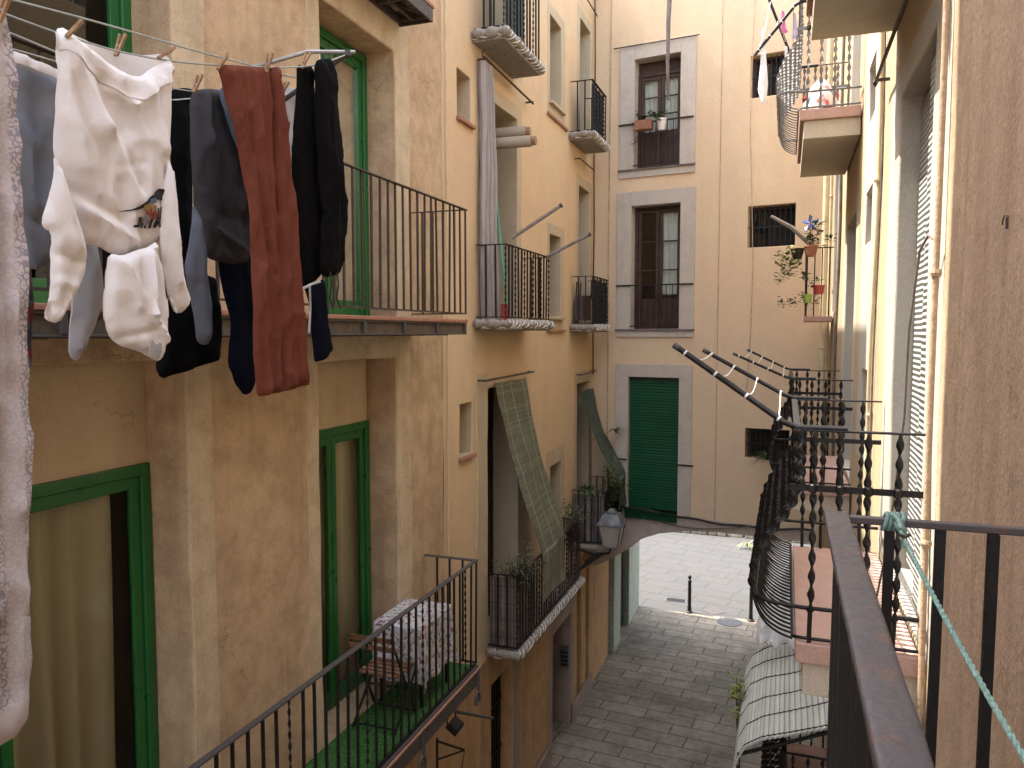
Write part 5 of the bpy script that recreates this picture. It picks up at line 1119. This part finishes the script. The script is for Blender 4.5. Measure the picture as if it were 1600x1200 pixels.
Garment([(492, 100), (496, 93), (517, 91), (521, 104), (525, 125), (531, 200), (538, 290), (541, 355), (534, 415), (530, 428), (506, 434), (498, 420), (503, 340), (497, 270), (493, 190)], XL+.02, .085, folds=[((510, 130), (520, 380), .025, .014), ((500, 320), (512, 350), .012, .014)], wav=.012, wl=(.06, .4), seed=20, step=.016).mesh().build('leg', M['black_cloth'], bp, True)
for u in (516, 527): wq = [onx(u, 425, XL+.05), onx(u+2, 445, XL+.06), onx(u-1, 465, XL+.055), onx(u+5, 482, XL+.06)]; MB().tube(wq, .0035, 5).build('drawstring', M['cable_black'], bp)
o, gnv = hung('shorts', 'navy shorts with white drawstring below the black sweatpants', 'shorts', 'navy', [(474, 446), (506, 436), (512, 500), (521, 546), (506, 562), (491, 566), (487, 525), (484, 480)], -2.1, .06, wav=.010, wl=(.06, .3), seed=21, step=.022)
MB().tube([onx(472, 452, -2.03), onx(487, 444, -2.04), onx(500, 440, -2.03)], .006, 5).build('drawstring', M['white_string'], o); MB().tube([onx(484, 446, -2.02), onx(485, 480, -2.03), onx(483, 520, -2.03)], .005, 5).build('drawstring', M['white_string'], o)
# lines, arm, pegs
def cline(pts, label, r=.0032):
    P3 = [onx(u, v, x) for u, v, x in pts]; f = []
    for i in range(len(P3)-1): f += [P3[i].lerp(P3[i+1], k/6) for k in range(6)]
    f.append(P3[-1])
    for _ in range(4): f = [f[0]]+[(f[i-1]+2*f[i]+f[i+1])/4 for i in range(1, len(f)-1)]+[f[-1]]
    return single(MB().tube(f, r, 6), 'clothesline', M['line'], P3[0], label, 'clothesline', 'clotheslines over the alley', smooth=True)
cline([(-80, -28, -1.78), (20, 0, -1.78), (110, 23, -1.8), (200, 48, -1.82), (300, 78, -1.86), (390, 101, -1.92), (450, 120, -2.0), (520, 130, -2.08)], 'pale green clothesline crossing above the white sweatshirt')
cline([(-80, -12, XL), (0, 19, XL), (85, 50, XL), (180, 80, XL), (265, 96, XL), (340, 102, XL), (430, 106, XL), (480, 104, XL), (510, 97, XL), (540, 86, XL)], 'clothesline carrying sweatshirt, rust trousers and black sweatpants')
cline([(-60, 28, -2.1), (14, 50, -2.12), (88, 82, -2.14), (180, 116, -2.15), (270, 139, -2.15), (340, 148, -2.16), (440, 150, -2.2), (490, 140, -2.25)], 'clothesline behind, carrying the charcoal sweatshirt')
cline([(-60, 55, -2.2), (14, 75, -2.2), (88, 96, -2.22), (180, 130, -2.3), (265, 158, -2.36), (300, 153, -2.38), (440, 160, -2.4), (500, 150, -2.4)], 'rearmost clothesline, carrying steel blue shirt and black trousers')
tip = onx(542, 84, XL)
ar = thing('laundry_rack', tip, 'metal drying rack arm holding the far ends of clotheslines', 'drying rack')
MB().tube([tip, tip+V((-.35, -.02, -.19)), V((-2.9, tip.y+.05, 7.75))], .011, 8).build('strut', M['iron_grey'], ar, True)
MB().tube([tip+V((.03, .02, .01)), tip+V((-.12, -.13, -.02)), tip+V((-.5, -.16, -.08))], .009, 8).build('cross_arm', M['alu'], ar, True)
MB().lathe([(.004, -.018), (.02, -.012), (.02, .012), (.004, .018)], tip, 10).build('pulley', M['iron_grey'], ar)
def peg(u, v, x, tilt, label, mat='wood_peg', s=1.0):
    p = onx(u, v, x); t = thing('clothespin', p, label, 'clothespin', 'clothespins on the lines')
    axis = V((.25, math.sin(R(tilt)), math.cos(R(tilt)))).normalized(); side = axis.cross(V((0, 0.3, 1))).normalized() if abs(axis.z) < .9 else V((1, .2, 0)).normalized()
    for k in (-1, 1):
        a = p-axis*.032*s+side*(.003*k); b = p+axis*.04*s+side*(.010*k)
        MB().bar(a, b, .009*s, .007*s, up=side).build('prong', M[mat], t, bevel=.001)
    MB().tube([p-side*.008, p+side*.008], .005, 6).build('spring', M['alu'], t)
for a in ((115, 46, XL+.04, 35, 'wooden clothespin at the left corner of white sweatshirt hem'), (186, 72, XL-.05, 12, 'wooden clothespin in the middle of white sweatshirt hem'), (258, 84, XL+.01, 48, 'wooden clothespin at the right corner of white sweatshirt hem'),
          (347, 98, XL+.02, 28, 'wooden clothespin at the left end of rust trousers waist'), (419, 100, XL+.03, 2, 'wooden clothespin at the right end of rust trousers waist'), (476, 96, XL, 18, 'wooden clothespin on the left black sweatpants cuff'),
          (307, 132, -2.12, 14, 'wooden clothespin on the charcoal sweatshirt'), (443, 140, -2.2, 20, 'wooden clothespin on the pale grey knit'), (4, 16, XL+.03, 10, 'wooden clothespin on top of paisley sheet')): peg(*a)
peg(263, 126, -2.3, 4, 'orange plastic clothespin beside the black trousers', 'orange_peg', 1.1); peg(489, 148, -2.2, 0, 'orange plastic clothespin between the black sweatpants legs', 'orange_peg', 1.1)

# laundry on the upper right balcony
def hung_y(name, label, cat, mat, outline, yp, thick, **kw):
    g = Garment(outline, yp, thick, plane='y', **kw); o = g.mesh().build(name, M[mat], None, True, loc=g.pt((g.bb[0]+g.bb[1])/2, g.bb[3], 0)); return tag(o, label, cat, 'laundry on the right balconies')
hung_y('cloth', 'narrow white cloth hanging from the upper right rack arm', 'laundry', 'white_cloth', [(1190, 46), (1193, 44), (1197, 85), (1200, 130), (1197, 165), (1190, 160), (1184, 142), (1188, 100)], 8.1, .06, wav=.02, wl=(.05, .5), seed=30, step=.03)
hung_y('sock', 'small pink garment on the upper right rack', 'laundry', 'pink_cloth', [(1222, 15), (1226, 20), (1228, 45), (1232, 50), (1222, 54), (1219, 45)], 9.6, .04, seed=31, step=.03, wav=.006)
hung_y('sock', 'lilac sock pegged on the upper right rack', 'laundry', 'lilac_cloth', [(1239, 20), (1243, 20), (1247, 50), (1247, 60), (1236, 60), (1240, 45)], 9.4, .04, seed=32, step=.03, wav=.006)
hung_y('sock', 'white sock under the lower arm of the upper right rack', 'laundry', 'white_cloth', [(1226, 72), (1230, 72), (1231, 85), (1234, 98), (1228, 102), (1226, 90)], 8.6, .03, seed=33, step=.03, wav=.006)
bk = thing('laundry_basket', (.25, 8.6, 9.13), 'red laundry basket heaped with clothes on upper right balcony', 'laundry basket')
MB().lathe([(.12, .04), (.16, .2), (.175, .21), (.175, .24), (.15, .24)], (.27, 8.5, 9.13), 18).build('basket', M['red_plastic'], bk, True)
m = MB(); m.sheet(lambda u, v: V((.27, 8.5, 9.29))+V((math.cos(u*6.283)*.17*math.sin(v*1.57)**.8, math.sin(u*6.283)*.24*math.sin(v*1.57)**.8, .22*math.cos(v*1.57)-.1*v+.05*noise.noise(V((math.cos(u*6.283)*2, math.sin(u*6.283)*2, v*3))))), 40, 14); m.build('clothes', M['laundry_mix'], bk, True, fix=False)
hung_y('bed_sheet', 'white bed linen with dark marks hanging behind the near bulging balcony', 'sheet', 'white_cloth', [(1240, 860), (1262, 856), (1266, 930), (1262, 1012), (1238, 1016), (1228, 1000), (1212, 1018), (1200, 1000), (1180, 1012), (1184, 970), (1192, 930), (1215, 905)], 8.6, .14, folds=[((1200, 930), (1192, 1005), .04, .05), ((1222, 910), (1215, 1010), .035, .05), ((1245, 880), (1242, 1010), .04, .05), ((1208, 930), (1204, 1000), .03, -.05), ((1232, 900), (1228, 1000), .03, -.05)], wav=.03, wl=(.07, .5), seed=34, step=.03)

# ------------------------------------------------------------------ reed mat over the low right balcony, plants below
def matf(u, v):      # u across (wall -> street), v along the balcony
    y = 6.95+2.1*v; prof = [(.58, 3.66), (.35, 3.56), (.1, 3.46), (-.12, 3.38), (-.27, 3.28), (-.34, 3.14), (-.37, 2.95)]
    f = u*(len(prof)-1); k = min(int(f), len(prof)-2); t = f-k; x = prof[k][0]*(1-t)+prof[k+1][0]*t; z = prof[k][1]*(1-t)+prof[k+1][1]*t
    return (x+.006*math.sin(u*190), y, z+.05*v+.012*math.sin(v*9+u*3)+.008*math.sin(u*190))
rm = thing('reed_mat', (.1, 8.0, 3.4), 'pale reed mat laid over the low right balcony, wire ties across', 'reed mat')
MB().sheet(matf, 150, 20, .014).build('reeds', M['mat_reed'], rm, True)
for k in range(6):
    v = .015+k*.19; MB().tube([V(matf(i/60, v))+V((0, 0, .013)) for i in range(61)], .006, 5).build('wire_tie', M['cable_black'], rm)
m = MB(); m.bar((-.33, 6.98, 2.3), (-.33, 6.98, 3.1), .025); m.bar((-.33, 6.98, 3.2), (.55, 6.98, 3.6), .025); m.bar((-.30, 7.0, 3.0), (.2, 7.0, 2.4), .03); m.build('support_frame', M['iron'], rm)
shrub('climbing_vine', 'yellow green vine climbing the left edge of the reed mat', (-.40, 8.1, 3.2), (.03, .42, .22), 110, .075, 'leaf_yellow', (-.36, 8.2, 2.3), seed=21, group='plants at the reed mat')
shrub('climbing_vine', 'leaf cluster on the far top edge of the reed mat', (-.15, 9.1, 3.48), (.12, .08, .07), 60, .075, 'leaf_yellow', (0, 9.1, 3.2), seed=22, group='plants at the reed mat')
shrub('leafy_plant', 'broad leaved green plant under the front of the reed mat', (-.12, 6.75, 2.72), (.30, .12, .16), 60, .17, 'leaf', (-.1, 6.8, 2.2), seed=23, group='plants at the reed mat')

# ------------------------------------------------------------------ our own railing (foreground right) and its rope
ob = thing('balcony', (.4, 0, 5.5), 'foreground black railing with worn brown handrail at lower right', 'balcony', 'iron railed balconies')
zr, yr, xr = 6.61, 1.775, .1105
m = MB()
def railf(u, v):
    a = u*6.28318; w, h = .0255, .0085
    cx, cz = math.copysign(abs(math.cos(a))**.35, math.cos(a))*w, math.copysign(abs(math.sin(a))**.35, math.sin(a))*h
    y = -1.6+(yr+.025+1.6)*v; n = noise.noise(V((cx*40, y*9, cz*40)))*.0012
    return (xr+cx+n, y, zr-h+cz+n)
m.sheet(railf, 24, 120); m.box((xr-.025, yr+.018, zr-.0165), (xr+.025, yr+.0255, zr-.0005))
m.build('handrail', M['rail'], ob, True)
MB().box((xr+.0256, yr-.011, zr-.0175), (.612, yr+.011, zr-.002)).build('handrail', M['rail'], ob, bevel=.003)
me = MB().box((-.0095, -.0095, 0), (.0095, .0095, zr-.018-5.52)).mesh('baluster', M['iron'])
for k in range(30):
    o = put('baluster', me, ob, (xr, yr-.015-k*.108, 5.52))
for x in (.212, .302, .40, .50): put('baluster', me, ob, (x, yr, 5.52))
m = MB(); m.box((xr-.01, -1.6, 5.55), (xr+.01, yr, 5.565)); m.box((xr, yr-.01, 5.551), (.612, yr+.01, 5.566)); m.build('bottom_rail', M['iron'], ob)
MB().box((.06, -1.6, 5.36), (.612, yr+.05, 5.5)).build('slab', M['slab_pink'], ob, bevel=.01)
rs = V((.2215, yr, zr)); re = CAM+ray(1600, 1160)*.92; re2 = rs+(re-rs)*1.5
rp = thing('rope', rs, 'green rope knotted to the foreground railing corner', 'rope')
m = MB(); L_ = (re2-rs).length; n = 160
dr = (re2-rs).normalized(); e1 = dr.orthogonal().normalized(); e2 = dr.cross(e1)
for ph in (0, 2.094, 4.189):
    m.tube([rs+(re2-rs)*(i/n)+V((0, 0, -.02*math.sin(math.pi*i/n)))+(e1*math.cos(i*.9+ph)+e2*math.sin(i*.9+ph))*.0022 for i in range(n+1)], .0026, 6)
m.build('strand', M['rope'], rp, True)
m = MB()
for j in range(4):
    m.tube([rs+V((-.016+j*.010+.004*math.sin(a), .017*math.cos(a), -.009+.017*math.sin(a))) for a in [k*.42 for k in range(16)]], .0048, 6)
m.tube([rs+V((0, -.02, .01)), rs+V((.012, -.03, -.01)), rs+V((.016, -.045, -.035)), rs+V((.014, -.05, -.05))], .006, 6); m.tube([rs+V((-.008, -.02, .012)), rs+dr*.03+V((.004, 0, .006)), rs+dr*.07], .006, 6)
m.build('knot', M['rope'], rp, True)
m = MB(); q = rs+dr*.105; m.tube([q-V((.012, 0, -.004)), q, q+V((.010, 0, .006))], .0042, 6); m.build('wire_tie', M['iron_brown'], rp)
wire([(.30, 4.6, 5.503), (.38, 4.45, 5.503), (.46, 4.5, 5.503), (.44, 4.62, 5.503), (.34, 4.66, 5.503), (.5, 4.75, 5.503)], .004, 'cable_black', 'cable', 'thin black wire loop on the pink floor of the near balcony', 'cable')

# ------------------------------------------------------------------ street furniture
bm_prof = [(.085, 0), (.085, .03), (.055, .05), (.048, .12), (.052, .14), (.045, .16), (.042, .55), (.046, .57), (.046, .60), (.042, .62), (.040, .78), (.052, .80), (.052, .82), (.03, .84), (.028, .86), (.042, .885), (.046, .91), (.036, .94), (.012, .955)]
for (u, v), lab in (((1077, 957), 'left black bollard between shaded street and sunlit plaza'), ((1173, 970), 'right black bollard, next to the bulging iron balcony')):
    p = onz(u, v, 0); t = thing('bollard', p, lab, 'bollard', 'bollards at the plaza')
    MB().lathe(bm_prof[:4], p, 14).build('base', M['iron'], t, True); MB().lathe(bm_prof[3:14], p, 14).build('post', M['iron'], t, True); MB().lathe(bm_prof[13:], p, 14).build('finial', M['iron'], t, True)
p = onz(1056, 938, 0); t = thing('drain_grate', p, 'grey drain grate in the sunlit plaza left of bollard', 'grate'); m = MB()
MB().box(p+V((-.28, -.14, .001)), p+V((.28, .14, .006))).build('frame', M['iron_grey'], t)
for k in range(7): m.box(p+V((-.24, -.11+k*.034, .007)), p+V((.24, -.095+k*.034, .012)))
m.build('bars', M['iron'], t)
for (u, v, lab) in ((1115, 955, 'dark square cover plate between the two bollards'), (1140, 972, 'round worn manhole cover beside the right bollard')):
    p = onz(u, v, 0); single(MB().lathe([(.3, .002), (.3, .007), (.27, .009)], p, 24 if 'round' in lab else 4), 'manhole_cover', M['iron_brown'], p, lab, 'manhole cover')
lw = MB()
rnd = random.Random(3)
for k in range(42):
    x = -6+k*.3+rnd.uniform(-.05, .05); h = rnd.uniform(.16, .30); y = 26.9+rnd.uniform(-.06, .06)+.02*k*0
    pts = [(x, y), (x+.28, y), (x+.28, y+.5), (x, y+.5)]; lw.hexa([V((a, b, 0)) for a, b in pts]+[V((a+rnd.uniform(-.03, .03), b+rnd.uniform(-.03, .06), h)) for a, b in pts])
single(lw, 'low_wall', M['rubble'], (0, 27, 0), 'low rubble stone wall along the far side of plaza', 'wall', bevel=.03)

# ------------------------------------------------------------------ light, sky, camera
SUN = V((-1, .12, 1.62)).normalized()
w = bpy.data.worlds.new('World'); bpy.context.scene.world = w; w.use_nodes = True; nt = w.node_tree; nt.nodes.clear()
sky = nt.nodes.new('ShaderNodeTexSky'); sky.sky_type = 'NISHITA'; sky.sun_disc = False
sky.sun_elevation = math.asin(SUN.z); sky.sun_rotation = math.atan2(SUN.x, SUN.y); sky.dust_density = 2.0
bgn = nt.nodes.new('ShaderNodeBackground'); bgn.inputs['Strength'].default_value = .15
wo = nt.nodes.new('ShaderNodeOutputWorld'); hs = nt.nodes.new('ShaderNodeHueSaturation'); hs.inputs['Saturation'].default_value = .5; nt.links.new(sky.outputs[0], hs.inputs['Color']); nt.links.new(hs.outputs[0], bgn.inputs[0]); nt.links.new(bgn.outputs[0], wo.inputs[0])
sl = bpy.data.lights.new('sun', 'SUN'); sl.energy = 2.1; sl.angle = R(.5); sl.color = (1, .93, .82)
so = bpy.data.objects.new('sun', sl); C.objects.link(so); so.rotation_euler = (-SUN).to_track_quat('-Z', 'Y').to_euler(); so.location = (0, 0, 30)
cd = bpy.data.cameras.new('camera'); co = bpy.data.objects.new('camera', cd); C.objects.link(co)
cd.sensor_fit = 'HORIZONTAL'; cd.sensor_width = 36; cd.lens = 36*FOC/1600; cd.clip_end = 500; cd.clip_start = .02
co.location = CAM; co.rotation_euler = (R(90)-PH, 0, TH)
sc = bpy.context.scene; sc.camera = co
sc.view_settings.view_transform = 'Standard'; sc.view_settings.look = 'None'; sc.view_settings.exposure = 2.92; sc.view_settings.gamma = 1
sc.render.engine = 'CYCLES'; sc.cycles.max_bounces = 10; sc.cycles.diffuse_bounces = 6; sc.cycles.transparent_max_bounces = 12
